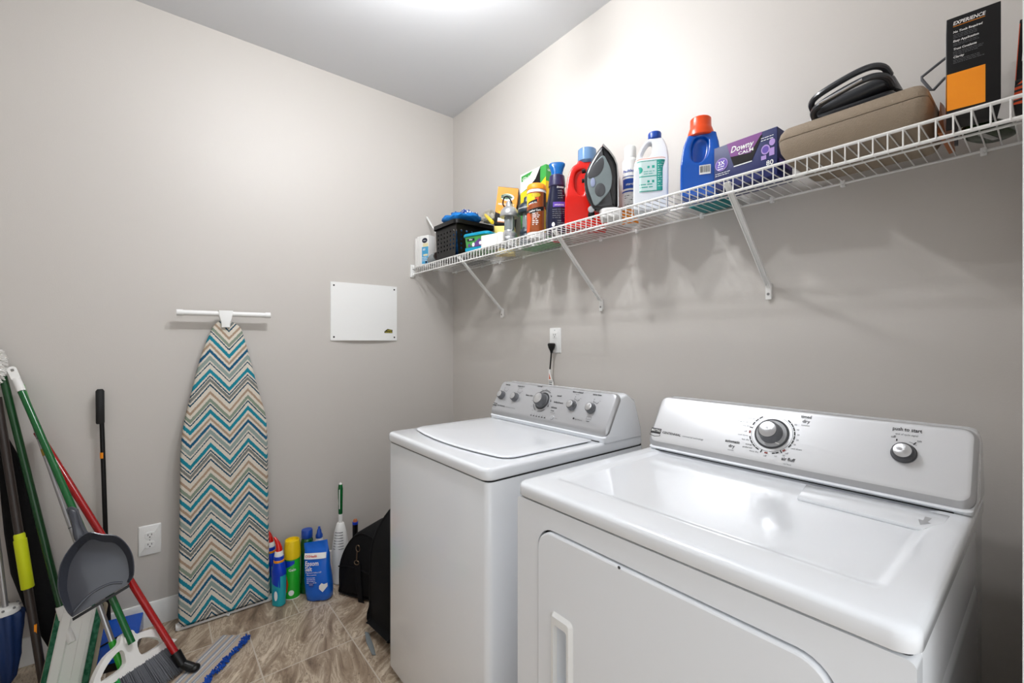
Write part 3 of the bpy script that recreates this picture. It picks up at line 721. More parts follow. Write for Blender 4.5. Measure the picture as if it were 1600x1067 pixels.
# outline in local (y, z)
L_ = [(.002, 1.405), (-.020, 1.402), (-.040, 1.385), (-.056, 1.352), (-.096, 1.229), (-.136, 1.046), (-.160, .931), (-.172, .820), (-.176, .668), (-.182, .182), (-.184, .06), (-.172, .028), (-.145, .018)]
R_ = [(.145, .018), (.172, .028), (.182, .06), (.180, .182), (.180, .668), (.179, .820), (.172, .931), (.144, 1.046), (.104, 1.229), (.074, 1.352), (.054, 1.385), (.026, 1.402)]
OUT = spline([(a, b) for a, b in (L_ + R_)], 3)
TB = Matrix(((0, 0, 1, 0), (1, 0, 0, 0), (0, 1, 0, 0), (0, 0, 0, 1)))       # (u, v, d) -> (x = d, y = u, z = v)
m = M(); m.slab(OUT, -.030, .012, .010, TB); m.build('cover', chevron(), ib, world=False, smooth=60)
m = M(); m.box((-.018, 0, .016), (.026, .374, .026)); m.build('end_foot', TRIM, ib, world=False)
for s_ in (-1, 1): M().tube([(-.018, s_ * .178, .016), (-.018, s_ * .193, .016)], .015, 14).build('foot_cap', TRIM, ib, world=False)
m = M(); m.tube([(.012, -.172, 1.437), (.012, .182, 1.437)], .0125, 14); tb = m.build('rest_bar', TRIM, ib, world=False)
for s_, yy in ((-1, -.176), (1, .186)): M().tube([(.012, yy - .012, 1.437), (.012, yy + .012, 1.437)], .0145, 14).build('bar_cap', TRIM, tb, world=False)
m = M(); m.slab([(-.027, 1.452), (.033, 1.452), (.030, 1.425), (.022, 1.395), (.020, 1.37), (-.014, 1.37), (-.016, 1.395), (-.024, 1.425)], -.004, .028, .003, TB); m.build('bracket', TRIM, ib, world=False)
m = M(); m.slab(offset_poly(OUT, .02), -.040, -.0305, .002, TB); m.build('metal_top', LTGREY, ib, world=False)
m = M(); m.tube([(.002, -.005, .020), (.006, .0, .008), (.010, .006, .004), (.002, .010, .012)], .0035, 8); m.build('drawstring_knot', PAPERW, ib, world=False)

# ================================================================== THINGS ON THE SHELF
ZS = ZD + .0030                                   # top of the cross wires
def pxm(s, cx, base):                            # outline read off a drawing: (px, py) -> metres
    return lambda x, y: ((x - cx) / s, (base - y) / s)
UZ = Matrix(((1, 0, 0, 0), (0, 0, -1, 0), (0, 1, 0, 0), (0, 0, 0, 1)))      # local (u, v, d) -> x = u, z = v, y = -d
def carton(root, W, D, Hh, mt, name='box', open_top=False):
    m = M().rbox((-W / 2, -D / 2, 0), (W / 2, D / 2, Hh), .0015, .0008); return m.build(name, mt, root, world=False)

# white folded box and wipes box at the far left
b = thing('cardboard_box', 'narrow plain white box at the far left end of the shelf', 'box', (.034, -.262, ZS), math.radians(8))
m = M().rbox((-.024, -.030, 0), (-.002, .030, .185), .002, .001); m.build('box', PAPERW, b, world=False)
m = M().rbox((-.001, -.028, 0), (.020, .028, .192), .002, .001); m.build('flap', PAPERW, b, world=False)
b = thing('wipes_box', 'white and blue wipes box beside the black basket on the shelf', 'box', (.098, -.250, ZS), math.radians(20))
carton(b, .072, .060, .190, PAPERW)
LBLUE = mat('sky_blue_print', (70, 160, 205), 0.5); CREAM = mat('cream_print', (225, 215, 170), 0.5)
P = Print(front(0, -.030, 0), [LBLUE, WHITE, NAVY, CREAM]); P.rect(-.018, .012, .035, .118, 0); P.rect(-.010, .118, .034, .140, 3); P.ell(.005, .158, .022, .016, 2); P.raise_()
P.text('60', 0, .095, .020, 1, None, 'c', True); P.text('wipes', .004, .155, .010, 1); P.rect(-.006, .060, .030, .072, 3); P.lines(-.014, .050, .032, 3, .010, .005, 1); P.rect(.010, .014, .024, .028, 2); P.build('printed_label', b, None)
# white rod
r = thing('white_rod', 'thin white plastic rod sticking up out of the basket towards the left wall', 'rod', (.19, -.20, ZS + .05))
a, c = Vector((.245, -.150, 1.80)), Vector((.022, -.215, 2.115))
M().tube([a, a.lerp(c, .78)], .0045, 10).build('rod', TRIM, r)
M().tube([a.lerp(c, .78), a.lerp(c, .80), a.lerp(c, .98), c], [.0045, .006, .006, .002], 10).build('tip', TRIM, r)

# black basket
BX0, BX1, BY0, BY1, BH = .268, .505, -.288, -.040, .205
bk = thing('plastic_basket', 'black plastic basket with round holes holding blue cloths', 'basket', ((BX0 + BX1) / 2, (BY0 + BY1) / 2, ZS))
def wall(o, u, wdt, ht, taper, cols, rows):
    T = frame(o, u, (0, 0, 1)); holes = []
    for i in range(cols):
        for j in range(rows):
            uu = wdt * (.5 + (i - (cols - 1) / 2) * .72 / max(cols - 1, 1)); vv = ht * (.25 + .48 * j / max(rows - 1, 1))
            holes.append([(uu + a, vv + b_) for a, b_ in circle(.0062, 10)])
    return M().prism([(taper, 0), (wdt - taper, 0), (wdt, ht), (0, ht)], holes, -.0018, 0, T)
W, D = BX1 - BX0, BY1 - BY0; c0 = Vector((BX0, BY0, ZS)); tp = .016
for o, u, wd, cl_ in (((BX0, BY0 + .002, ZS), (1, 0, 0), W, 6), ((BX1 - .002, BY0, ZS), (0, 1, 0), D, 6), ((BX1, BY1 - .002, ZS), (-1, 0, 0), W, 6), ((BX0 + .002, BY1, ZS), (0, -1, 0), D, 6)):
    wall(o, u, wd, BH, tp, cl_, 5).build('side_wall', BLACK, bk, smooth=30)
M().rbox((BX0 + .014, BY0 + .014, ZS + .0005), (BX1 - .014, BY1 - .014, ZS + .006), .01, .001).build('bottom', BLACK, bk)
m = M(); ro = rrect(W + .030, D + .030, .030, 5, (BX0 + BX1) / 2, (BY0 + BY1) / 2); ri = rrect(W - .004, D - .004, .018, 5, (BX0 + BX1) / 2, (BY0 + BY1) / 2)
m.loft([[(p[0], p[1], ZS + z) for p in q] for q, z in ((ri, BH - .006), (ri, BH + .004), (ro, BH + .002), (ro, BH - .020), (offset_poly(ro, .002), BH - .020), (offset_poly(ro, .002), BH - .002), (ri, BH - .006))], caps=False)
m.build('rim', BLACK, bk, smooth=40)
def cloth(name, label, c, r, mt, seed, parent=None, amp=.012, cat='cloth', ex=2.2):
    o = thing(name, label, cat, (c[0], c[1], c[2] - r[2] * .6)) if parent is None else parent
    m = M(); n, k = 40, 18; rg = []
    for j in range(k + 1):
        a = -PI / 2 + PI * j / k; q = max(math.cos(a), .02); ring = []
        for i in range(n):
            t = 2 * PI * i / n; x = q * math.cos(t); y = q * math.sin(t)
            d = Vector((x, y, math.sin(a))); nn = noise.noise(d * 2.6 + Vector((seed, 0, 0))) * 2 + noise.noise(d * 6 + Vector((0, seed, 0)))
            ring.append((c[0] + r[0] * (math.copysign(abs(x) ** .8, x)) + d.x * nn * amp, c[1] + r[1] * math.copysign(abs(y) ** .8, y) + d.y * nn * amp, c[2] + r[2] * math.sin(a) + nn * amp * .8))
        rg.append(ring)
    m.loft(rg); ob = m.build('fabric', mt, o, smooth=80); return o
FBLUE = mat('blue_microfibre_cloth', (16, 120, 200), 0.85, bump=(300, .8))
def print_cloth():
    m = mat('blue_white_patterned_cloth', (235, 236, 238), 0.85); nt = m.node_tree
    tc = nt.nodes.new('ShaderNodeTexCoord'); v = nt.nodes.new('ShaderNodeTexVoronoi'); v.feature = 'DISTANCE_TO_EDGE'; v.inputs['Scale'].default_value = 55
    r = nt.nodes.new('ShaderNodeValToRGB'); r.color_ramp.interpolation = 'CONSTANT'; r.color_ramp.elements[0].color = rgb(40, 75, 150); r.color_ramp.elements[1].position = .16; r.color_ramp.elements[1].color = rgb(236, 236, 238)
    nt.links.new(tc.outputs['Object'], v.inputs['Vector']); nt.links.new(v.outputs[0], r.inputs[0]); nt.links.new(r.outputs[0], nt.nodes['Principled BSDF'].inputs['Base Color']); return m
cloth('folded_cloth', 'bright blue cloth bunched up on top of the black basket', (.405, -.190, 2.014), (.118, .100, .028), FBLUE, 3.1, amp=.009)
cloth('folded_cloth', 'blue and white patterned cloth lying behind the plain blue one in the basket', (.306, -.120, 2.062), (.120, .072, .027), print_cloth(), 8.3, amp=.01)
cloth('folded_cloth', 'blue cloth stuffed down inside the black basket', (.386, -.16, 1.88), (.085, .085, .080), FBLUE, 5.5, amp=.006)
# small round thing left of the basket
j = thing('glass_jar', 'small clear jar lying against the left side of the black basket', 'jar', (.195, -.275, ZS))
T = Matrix.Translation((.205, -.258, ZS + .032)) @ Matrix.Rotation(1.35, 4, 'Y')
M().lathe([(.001, -.04), (.030, -.04), (.032, -.034), (.032, .02), (.026, .03), (.024, .034)], T=T).build('jar', SMOKE, j); M().lathe([(.026, .034), (.026, .046), (.001, .047)], T=T).build('lid', BROWN, j)

# tub of wet cloths
tb = thing('wipes_tub', 'green and purple plastic tub with a turquoise lid right of the basket', 'tub', (.668, -.235, ZS), math.radians(16))
PURP = mat('purple_print', (98, 60, 128), 0.4); LGRN = mat('light_green_print', (70, 150, 70), 0.4)
W_, D_ = .170, .105
m = M(); m.loft([[(p[0], p[1], z) for p in rrect(W_ - 2 * i, D_ - 2 * i, .020, 5)] for i, z in ((.012, 0), (.010, .002), (.004, .085), (.004, .090))]); m.build('tub', LGRN, tb, world=False)
m = M(); m.loft([[(p[0], p[1], z) for p in rrect(W_ - 2 * i, D_ - 2 * i, .022, 5)] for i, z in ((.002, .082), (-.002, .083), (-.002, .094), (.002, .098), (.012, .099), (.020, .104), (.03, .105))]); m.build('lid', TEAL, tb, world=False)
P = Print(front(0, -D_ / 2 + .006, 0, .003), [LGRN, PURP, WHITE, TEAL, NAVY]); P.rect(-.068, .004, .070, .022, 3); P.poly([(-.03, .026), (.028, .066), (.062, .030), (.062, .024), (-.03, .024)], 1); P.rect(-.055, .058, -.005, .070, 4); P.raise_(); P.text('Wet', -.03, .060, .012, 2, None, 'c', True)
P.ell(-.012, .036, .009, .011, 2); P.ell(.036, .040, .010, .009, 2); P.ell(-.04, .034, .008, .009, 1); P.build('printed_label', tb)
P = Print(side(W_ / 2 - .006, 0, 0, .003), [LGRN, PURP, WHITE, NAVY]); P.rect(-.036, .006, .036, .024, 1); P.text('Wet', 0, .05, .022, 2, None, 'c', True); P.build('printed_label', tb)
# plain white low box, with its lid tube
b = thing('cardboard_box', 'small plain white box on the shelf in front of the silver lantern', 'box', (.806, -.258, ZS), math.radians(14)); carton(b, .105, .062, .062, PAPERW)
b = thing('paper_roll', 'short white paper roll standing beside the small plain white box', 'roll', (.886, -.2755, ZS)); M().lathe([(.017, 0), (.019, .001), (.019, .056), (.017, .058), (.010, .058), (.010, .050), (.001, .050)], (.893, -.2745, ZS)).build('roll', PAPERW, b)
# yellow handled duster
d = thing('hand_duster', 'yellow handled duster with fluffy grey fibres between basket and orange box', 'duster', (.53, -.09, ZS + .10))
a, c = Vector((.565, -.135, 2.022)), Vector((.745, -.215, 1.925))
M().tube([a, a.lerp(c, .1), a.lerp(c, .5), a.lerp(c, .95), c], [.005, .009, .010, .011, .008], 12).build('handle', YELLOW, d)
FLUFF = mat('grey_beige_fibre', (196, 190, 176), 0.9); m = M(); rnd = random.Random(4)
m.ball((.525, -.075, 2.022), (.055, .035, .032), 14)
for k in range(420):
    th, ph = rnd.uniform(0, 2 * PI), rnd.uniform(-.6, 1.5); dd = Vector((math.cos(th) * math.cos(ph), math.sin(th) * math.cos(ph), math.sin(ph)))
    p = Vector((.525, -.075, 2.022)) + Vector((dd.x * .052, dd.y * .030, dd.z * .028)); q = p + dd * rnd.uniform(.010, .022) + Vector((0, 0, rnd.uniform(-.006, .004)))
    if q.y > -.004: q.y = -.004
    m.tube([p, q], [.0016, .0005], 4)
m.build('fibre_head', FLUFF, d)
sb = thing('cardboard_box', 'yellow box under the orange and black box, mostly hidden behind the lanterns', 'box', (.697, -.094, ZS), math.radians(46)); carton(sb, .110, .090, .150, mat('pale_yellow_card', (238, 214, 110), .5))
# orange / black duster refill box
sw = thing('refill_box', 'tilted orange box with black lower part standing behind the silver lantern', 'box', (.692, -.092, ZS + .156), rot=(0, math.radians(7), math.radians(46)))
carton(sw, .112, .088, .205, BLKCARD)
P = Print(front(0, -.044, 0), [ORB, YELLOW, WHITE, NAVY, LGRN]); P.poly([(-.056, .070), (-.050, .064), (-.03, .058), (.056, .058), (.056, .203), (-.056, .203)], 0); P.raise_(); P.poly([(-.040 + .0, .070)] + [(.006 + .046 * math.cos(a), .082 + .040 * math.sin(a)) for a in [PI + PI * k / 14 for k in range(15)]], 1)
P.ell(.002, .150, .036, .020, 2); P.ell(-.006, .153, .030, .014, 4); P.rect(-.038, .012, .020, .036, 2); P.rect(-.038, .012, .020, .018, 0); P.raise_(); P.text('Swiffer', -.002, .145, .020, 3, .064, 'c', True, .25); P.text('HEAVY DUTY', .000, .106, .015, 2, .088, 'c', True); P.build('printed_label', sw)
P = Print(side(.056, 0, 0), [ORB, WHITE]); P.rect(-.043, .120, .000, .180, 0); P.text('DUSTERS', 0, .190, .012, 1); P.build('printed_label', sw)
P = Print(flat(Matrix.Translation((0, 0, .205)), .0006), [WHITE]); P.ell(-.03, 0, .014, .008, 0); P.build('printed_mark', sw)
# lanterns
def lantern(label, x, y, body, r, h, seed):
    o = thing('camping_lantern', label, 'lantern', (x, y, ZS))
    k = h / .24
    M().lathe([(r * .80, 0), (r * .92, .003), (r * .95, .020 * k), (r * .88, .026 * k), (r * .95, .032 * k), (r * .95, .046 * k), (r * .88, .052 * k), (r * .93, .058 * k), (r * .90, .070 * k), (r * .62, .084 * k), (r * .6, .088 * k)], (x, y, ZS)).build('base', body, o)
    M().lathe([(r * .60, .088 * k), (r * .60, .165 * k), (r * .56, .168 * k)], (x, y, ZS)).build('lens', SMOKE, o)
    M().lathe([(r * .15, .088 * k), (r * .15, .165 * k)], (x, y, ZS), 10).build('lamp_tube', CREAM, o)
    M().lathe([(r * 1.08, .158 * k), (r * 1.14, .163 * k), (r * 1.12, .176 * k), (r * 1.0, .192 * k), (r * .76, .206 * k), (r * .46, .214 * k), (r * .40, .224 * k), (r * .38, h - .004), (r * .30, h)], (x, y, ZS)).build('cap', body, o)
    for s in (-1, 1): M().tube([(x + s * r * .66, y - .004, ZS + .085 * k), (x + s * r * .66, y - .004, ZS + .170 * k)], .0032, 8).build('post', body, o)
    return o
SILP = mat('silver_plastic', (185, 186, 188), .28, .6); SLATE = mat('slate_blue_plastic', (28, 44, 56), .4)
l1 = lantern('silver camping lantern with a clear lens and domed top', .864, -.197, SILP, .043, .232, 1)
m = M(); m.tube(spline([(.868 - .030, -.205, 1.985), (.868 - .034, -.215, 2.005), (.868 - .010, -.222, 2.030), (.868 + .022, -.220, 2.020), (.868 + .032, -.210, 1.99)], 5, False), .0035, 8); m.build('carry_handle', BLACK, l1)
l2 = lantern('dark blue grey camping lantern beside the orange capped canister', .956, -.158, SLATE, .040, .240, 2)
m = M(); m.tube([(.956 + .043 * math.cos(t), -.158 + .043 * math.sin(t), 1.958 + .004 * math.sin(t)) for t in [2 * PI * k / 24 for k in range(24)]], .0035, 8, closed=True); m.build('carry_handle', LTGREY, l2)
# canister
c = (1.078, -.205, ZS); R_ = .0445; a0 = math.radians(-44)
cn = thing('wipes_canister', 'brown wipes canister with an orange lid and white base', 'canister', c); BRN = mat('brown_label', (140, 66, 14), .4)
M().lathe([(R_ - .004, 0), (R_ - .001, .002), (R_, .006), (R_, .222), (R_ - .001, .226)], c, 36).build('canister', PAPERW, cn)
M().lathe([(R_ + .001, .2265), (R_ + .0015, .230), (R_ + .0005, .246), (R_ - .005, .254), (R_ - .010, .256), (R_ - .012, .253), (.001, .253)], c, 36).build('lid', ORB, cn)
ORR = mat('orange_red_print', (225, 80, 25), .45); OLV = mat('olive_yellow_print', (190, 165, 20), .45)
P = Print(cyl(c, R_, a0), [BRN, BLKCARD, WHITE, YELLOW, ORR, OLV]); P.rect(-.072, .028, .072, .212, 0, 24); P.raise_()
P.rect(.040, .028, .060, .135, 5, 4); P.rect(.038, .135, .062, .212, 1, 4); P.rect(.060, .028, .072, .150, 1, 4); P.rect(.038, .130, .050, .145, 4, 2); P.poly([(-.072, .030), (-.034, .030), (-.026, .09), (-.036, .12), (-.072, .12)], 4); P.poly([(-.072, .120), (-.020, .112), (.038, .128), (.038, .146), (-.020, .134), (-.072, .128)], 1)
P.poly([(-.072, .150), (-.040, .150), (-.005, .175), (-.012, .205), (-.050, .208), (-.072, .20)], 3); P.poly([(-.046, .168), (-.005, .178), (.012, .188), (.008, .166), (-.020, .156), (-.046, .146)], 4); P.ell(-.002, .196, .022, .010, 5, 20); P.raise_()
P.poly([(-.044, .152), (-.010, .160), (.005, .165), (.005, .178), (-.010, .174), (-.044, .164)], 1); P.raise_(); P.text('ARMOR ALL', -.018, .157, .010, 2, .044, 'c', True, rot=.16); P.text('Leather Care', -.008, .121, .013, 2, .056, 'c', True, rot=.10); P.text('30', -.002, .192, .009, 3, None, 'c', True)
P.lines(-.018, .110, .020, 7, .0085, .006, 2, .5); P.build('printed_label', cn)
# green box behind
gb = thing('bag_box', 'tall green box with an open flap behind the wipes canister', 'box', (.958, -.069, ZS), 0); GRB = mat('bright_green_card', (50, 150, 60), .45)
carton(gb, .190, .104, .385, GRB)
P = Print(front(0, -.052, 0), [WHITE, YELLOW, BLKCARD, GRB]); P.poly([(-.095, .29), (-.095, .385), (.06, .385), (.03, .34), (-.01, .31)], 0); P.poly([(-.095, .20), (-.095, .29), (-.02, .30), (-.03, .20)], 1); P.poly([(.055, .20), (.055, .30), (.095, .325), (.095, .20)], 1); P.raise_(); P.poly([(.06, .384), (.02, .335), (-.03, .305), (-.03, .25), (.055, .25), (.055, .384)], 2); P.poly([(-.088, .345), (-.088, .375), (.0, .381), (-.03, .355)], 3); P.raise_(); P.text('Glad', -.055, .350, .022, 0, .05, 'c', True, .2); P.build('printed_label', gb)
P = Print(side(.095, 0, 0), [WHITE, YELLOW]); P.rect(-.052, .20, .052, .305, 1); P.text('GREEN', -.02, .355, .014, 0, None, 'c', True); P.build('printed_label', gb)
# small bottles behind the purple bottle
sm = thing('spray_bottle', 'small red bottle with an orange cap peeking out behind the canister', 'bottle', (1.090, -.100, ZS)); M().stack([(0, .022, .022), (.004, .026, .026), (.20, .026, .026), (.225, .018, .018)], T=Matrix.Translation((1.105, -.092, ZS))).build('bottle', RED, sm); M().lathe([(.020, .222), (.021, .232), (.020, .262), (.016, .266)], (1.105, -.092, ZS)).build('cap', ORANGE, sm); M().lathe([(.0265, .150), (.0268, .152), (.0268, .185), (.0265, .187)], (1.105, -.092, ZS)).build('label', WHITE, sm)
sm = thing('squeeze_bottle', 'white curved bottle between the canister and the dark purple bottle', 'bottle', (1.150, -.165, ZS)); M().stack([(0, .024, .020), (.004, .030, .024), (.07, .032, .025), (.14, .022, .020), (.17, .012, .012), (.18, .010, .010)], T=Matrix.Translation((1.160, -.152, ZS)) @ Matrix.Rotation(-.75, 4, 'Z')).build('bottle', mat('lilac_white_plastic', (222, 216, 232), .3), sm)

# fabric softener bottle
T = Matrix.Translation((1.212, -.204, ZS)) @ Matrix.Rotation(math.radians(42), 4, 'Z')
ds = thing('softener_bottle', 'dark purple softener bottle with a translucent blue cap', 'bottle', (1.212, -.204, ZS))
M().stack([(0, .044, .030), (.003, .048, .034), (.05, .050, .036), (.11, .048, .036), (.15, .042, .034), (.185, .036, .032), (.206, .034, .032)], T=T).build('bottle', NAVY, ds)
M().lathe([(.034, .206), (.038, .210), (.038, .214), (.034, .256), (.029, .260)], T=T, n=32).build('collar', mat('violet_plastic', (42, 38, 78), .35), ds)
m = M(); m.stack([(.258, .026, .022, 0, 0, 2), (.27, .025, .021, 0, 0, 2), (.29, .030, .019, 0, 0, 2), (.303, .036, .017, 0, 0, 2), (.313, .036, .015, 0, 0, 2), (.318, .030, .012, 0, 0, 2), (.3165, .010, .005, 0, 0, 2)], T=T); m.build('cap', mat('clear_blue_plastic', (20, 110, 190), .12, trans=.35), ds)
PRP2 = mat('violet_print', (90, 60, 165), .4)
P = Print(lambda u, v: tuple(T @ Vector((u, -.0362 - .0005 + .9 * u * u * 7, v))), [WHITE, PRP2, INKL]); P.rect(-.016, .112, .036, .134, 1, 8); P.raise_(); P.text('Downy', .016, .195, .010, 0, None, 'c', True, .2); P.text('INFUSIONS', .012, .118, .009, 0, .04, 'c', True); P.lines(-.018, .100, .036, 5, .009, .005, 2); P.ell(-.014, .036, .007, .010, 0); P.lines(.004, .050, .036, 3, .009, .005, 2); P.lines(.006, .180, .034, 4, .010, .005, 2, .6); P.build('printed_label', ds)

# jugs: outline with a grip, rounded by remeshing
def jug(label, name, loc, rz, out, hole, thick, mt, holethrough, taper, n=3, it=14):
    o = thing(name, label, 'jug', loc, rz)
    O = spline(out, n); Hh = spline(hole, n); z1 = max(p[1] for p in O)
    def put(m, P, holes, d):
        m.prism(P, holes, -d, d, UZ)
    m = M(); put(m, O, [Hh], thick)
    if not holethrough: m.slab(offset_poly(Hh, -.006), -thick * holethrough_fill, thick * holethrough_fill, .001, UZ)
    m.V = [Vector((v.x, v.y * taper(v.z / z1), v.z)) for v in m.V]
    # subdivide heights so the taper follows the outline
    ob = m.build('body', mt, o, world=False, smooth=0)
    return o, remesh(ob, .0032, it, .7)
holethrough_fill = .55
q = pxm(1914, 385, 866)
out = [q(*p) for p in [(318, 300), (455, 296), (500, 340), (530, 420), (548, 560), (552, 700), (550, 855), (520, 866), (380, 866), (235, 866), (212, 852), (210, 760), (214, 600), (228, 470), (248, 390), (278, 340), (312, 322)]]
hole = [q(*p) for p in [(315, 385), (350, 372), (385, 385), (395, 450), (390, 540), (368, 600), (325, 592), (292, 540), (284, 470), (294, 410)]]
o, bd = jug('red detergent jug with a pale blue cap, left of the iron', 'detergent_jug', (1.338, -.150, ZS), math.radians(41), out, hole, .052, RED, False, lambda t: 1.0 if t < .45 else 1 - .55 * (t - .45) / .55)
M().lathe([(.030, .286), (.033, .290), (.040, .296), (.039, .345), (.036, .348), (.034, .346), (.001, .340)], (.002, 0, 0), 32).build('cap', mat('pale_blue_clear_plastic', (120, 160, 205), .2, trans=.2), o, world=False)
q = pxm(2228, 885, 715)
out = [q(*p) for p in [(868, 112), (968, 112), (995, 150), (1014, 215), (1022, 300), (1021, 420), (1020, 560), (1018, 690), (1000, 714), (885, 715), (768, 714), (750, 695), (748, 560), (750, 420), (756, 330), (778, 255), (806, 190), (838, 140)]]
hole = [q(*p) for p in [(868, 150), (893, 150), (897, 195), (888, 255), (866, 280), (830, 282), (812, 262), (824, 215), (846, 175)]]
o, bd = jug('white bleach jug with a blue cap and green label', 'bleach_jug', (1.664, -.165, ZS), math.radians(34), out, hole, .046, mat('bleach_white_plastic', (232, 236, 240), .3), True, lambda t: 1.0 if t < .55 else 1 - .62 * (t - .55) / .45)
M().lathe([(.020, .268), (.0235, .272), (.0240, .290), (.022, .2945), (.001, .2955)], (.014, 0, 0), 32).build('cap', DBLUE, o, world=False)
GT = mat('sea_green_print', (40, 165, 145), .5); GP = mat('pale_mint_print', (205, 226, 222), .5); ORP2 = mat('thin_orange_print', (235, 130, 60), .5)
def bl(u, v):                                   # follows the rounded body face
    k = max(0.0, abs(u) - .030) / .028; return (u, -.0475 + .020 * min(k, 1) ** 2 - .0010, v)
P = Print(bl, [GT, GP, ORP2, INKL]); P.rect(-.056, .068, .056, .176, 1, 20); P.rect(-.056, .066, .056, .0695, 0, 20); P.rect(-.056, .1745, .056, .178, 0, 20); P.rect(-.056, .184, .056, .186, 2, 20); P.raise_(); P.rect(.020, .068, .056, .176, 0, 10); P.rect(-.056, .119, .020, .1225, 0, 10); P.ell(-.040, .145, .012, .012, 0); P.rect(-.012, .150, -.004, .158, 0); P.rect(.004, .149, .013, .159, 0); P.rect(-.012, .098, -.004, .106, 0); P.rect(.004, .097, .012, .106, 0); P.lines(-.025, .137, .015, 2, .008, .004, 0); P.lines(-.052, .090, .015, 2, .010, .006, 0); P.raise_(); P.lines(.024, .166, .054, 11, .0085, .004, 1); P.build('printed_label', o)
q = pxm(2470, 285, 870)
out = [q(*p) for p in [(212, 342), (395, 340), (415, 375), (432, 450), (440, 560), (440, 700), (438, 845), (415, 868), (285, 870), (160, 869), (143, 845), (140, 760), (142, 600), (152, 500), (165, 430), (188, 375)]]
hole = [q(*p) for p in [(262, 380), (310, 376), (350, 410), (352, 480), (338, 545), (300, 592), (258, 592), (230, 560), (226, 480), (238, 415)]]
holethrough_fill = .35
BJ = mat('glossy_blue_jug_plastic', (0, 84, 184), .2, coat=.3)
o, bd = jug('blue detergent jug with an orange cap beside the dark blue box', 'detergent_jug', (1.856, -.172, ZS), math.radians(28), out, hole, .046, BJ, False, lambda t: 1.0 if t < .55 else 1 - .45 * (t - .55) / .45)
M().lathe([(.038, .207), (.0415, .210), (.0405, .222), (.036, .236), (.0335, .240), (.033, .268), (.031, .2705), (.028, .271), (.027, .268), (.001, .266)], (.004, 0, 0), 36).build('cap', ORANGE, o, world=False)
P = Print(front(0, -.0475, 0), [WHITE, INK, YELLOW, LGRN]); P.barcode(.000, .068, .034, .098, 0, 1); P.build('barcode', o)
P = Print(lambda u, v: (.0575 - .0, -.020 + u, v), [WHITE, BJ, YELLOW, LBLUE]); P.rect(0, .08, .045, .165, 3, 1); P.poly([(0, .165), (.045, .165), (.035, .195), (.01, .195)], 2); P.raise_(); P.text('A', .02, .12, .04, 0, None, 'c', True); P.build('printed_label', o)

# steam iron standing on its heel
q = pxm(2117, 560, 722)
ir = thing('steam_iron', 'black steam iron standing upright on its heel', 'iron', (1.497, -.222, ZS), math.radians(39)); sh_z = -.02
out = spline([q(*p) for p in [(543, 128), (590, 190), (628, 250), (648, 300), (655, 400), (655, 520), (650, 640), (600, 652), (480, 650), (440, 600), (405, 520), (392, 440), (392, 370), (412, 310), (450, 240), (500, 165)]], 3)
m = M(); m.slab(out, -.040, .040, .016, UZ); m.build('body', mat('dark_grey_black_plastic', (30, 31, 34), .25, coat=.3), ir, world=False, smooth=60)
tank = spline([q(*p) for p in [(545, 218), (580, 275), (605, 340), (615, 420), (600, 500), (550, 565), (482, 625), (450, 560), (422, 470), (418, 400), (440, 330), (490, 262)]], 3)
m = M(); m.slab(tank, .0385, .0445, .003, UZ); m.build('water_tank', mat('grey_clear_tank', (135, 148, 150), .12, trans=.2, coat=.4), ir, world=False, smooth=50)
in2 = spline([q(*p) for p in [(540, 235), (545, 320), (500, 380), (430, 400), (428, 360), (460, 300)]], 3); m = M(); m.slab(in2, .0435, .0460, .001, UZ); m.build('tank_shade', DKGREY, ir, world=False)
m = M(); m.slab([(a + q(520, 500)[0], b_ + q(520, 500)[1]) for a, b_ in circle(.020, 24, .026)], .0435, .0470, .002, UZ); m.build('dial', DKGREY, ir, world=False)
m = M(); m.slab([(a + q(462, 435)[0], b_ + q(462, 435)[1]) for a, b_ in circle(.009, 20, .018)], .0435, .0468, .001, UZ); lb = m.build('sticker', mat('lavender_sticker', (150, 160, 190), .4), ir, world=False)
sp_ = [q(*p) for p in [(545, 122), (600, 185), (638, 240), (660, 300), (668, 400), (668, 640)]]; sp2 = [q(*p) for p in [(656, 640), (655, 400), (648, 305), (626, 250), (590, 195), (535, 138)]]
m = M(); m.slab(sp_ + sp2, -.044, .044, .002, UZ); m.build('soleplate', CHROME, ir, world=False, smooth=40)
m = M(); m.stack([(0, .038, .040, .022, 0, 3), (.004, .042, .044, .022, 0, 3), (.032, .043, .045, .020, 0, 3), (.036, .040, .042, .02, 0, 3)]); m.build('heel', PAPERW, ir, world=False)
for py in (300, 380): M().tube([(q(400, py)[0], 0, q(0, py)[1]), (q(368, py)[0], 0, q(0, py + 4)[1])], .008, 12).build('button', BLACK, ir, world=False)
m = M(); pts = [(q(395, 500)[0], 0, q(0, 520)[1]), (q(380, 560)[0], .004, q(0, 600)[1])]; m = M().ball((q(448, 660)[0], -.01, .020), (.014, .016, .018), 14); m.build('cord_guard', BLACK, ir, world=False)
m = M(); m.slab([(a + q(448, 640)[0], b_ + q(0, 640)[1]) for a, b_ in circle(.013, 20)], .020, .026, .002, UZ); m.build('spray_nozzle', LTGREY, ir, world=False)
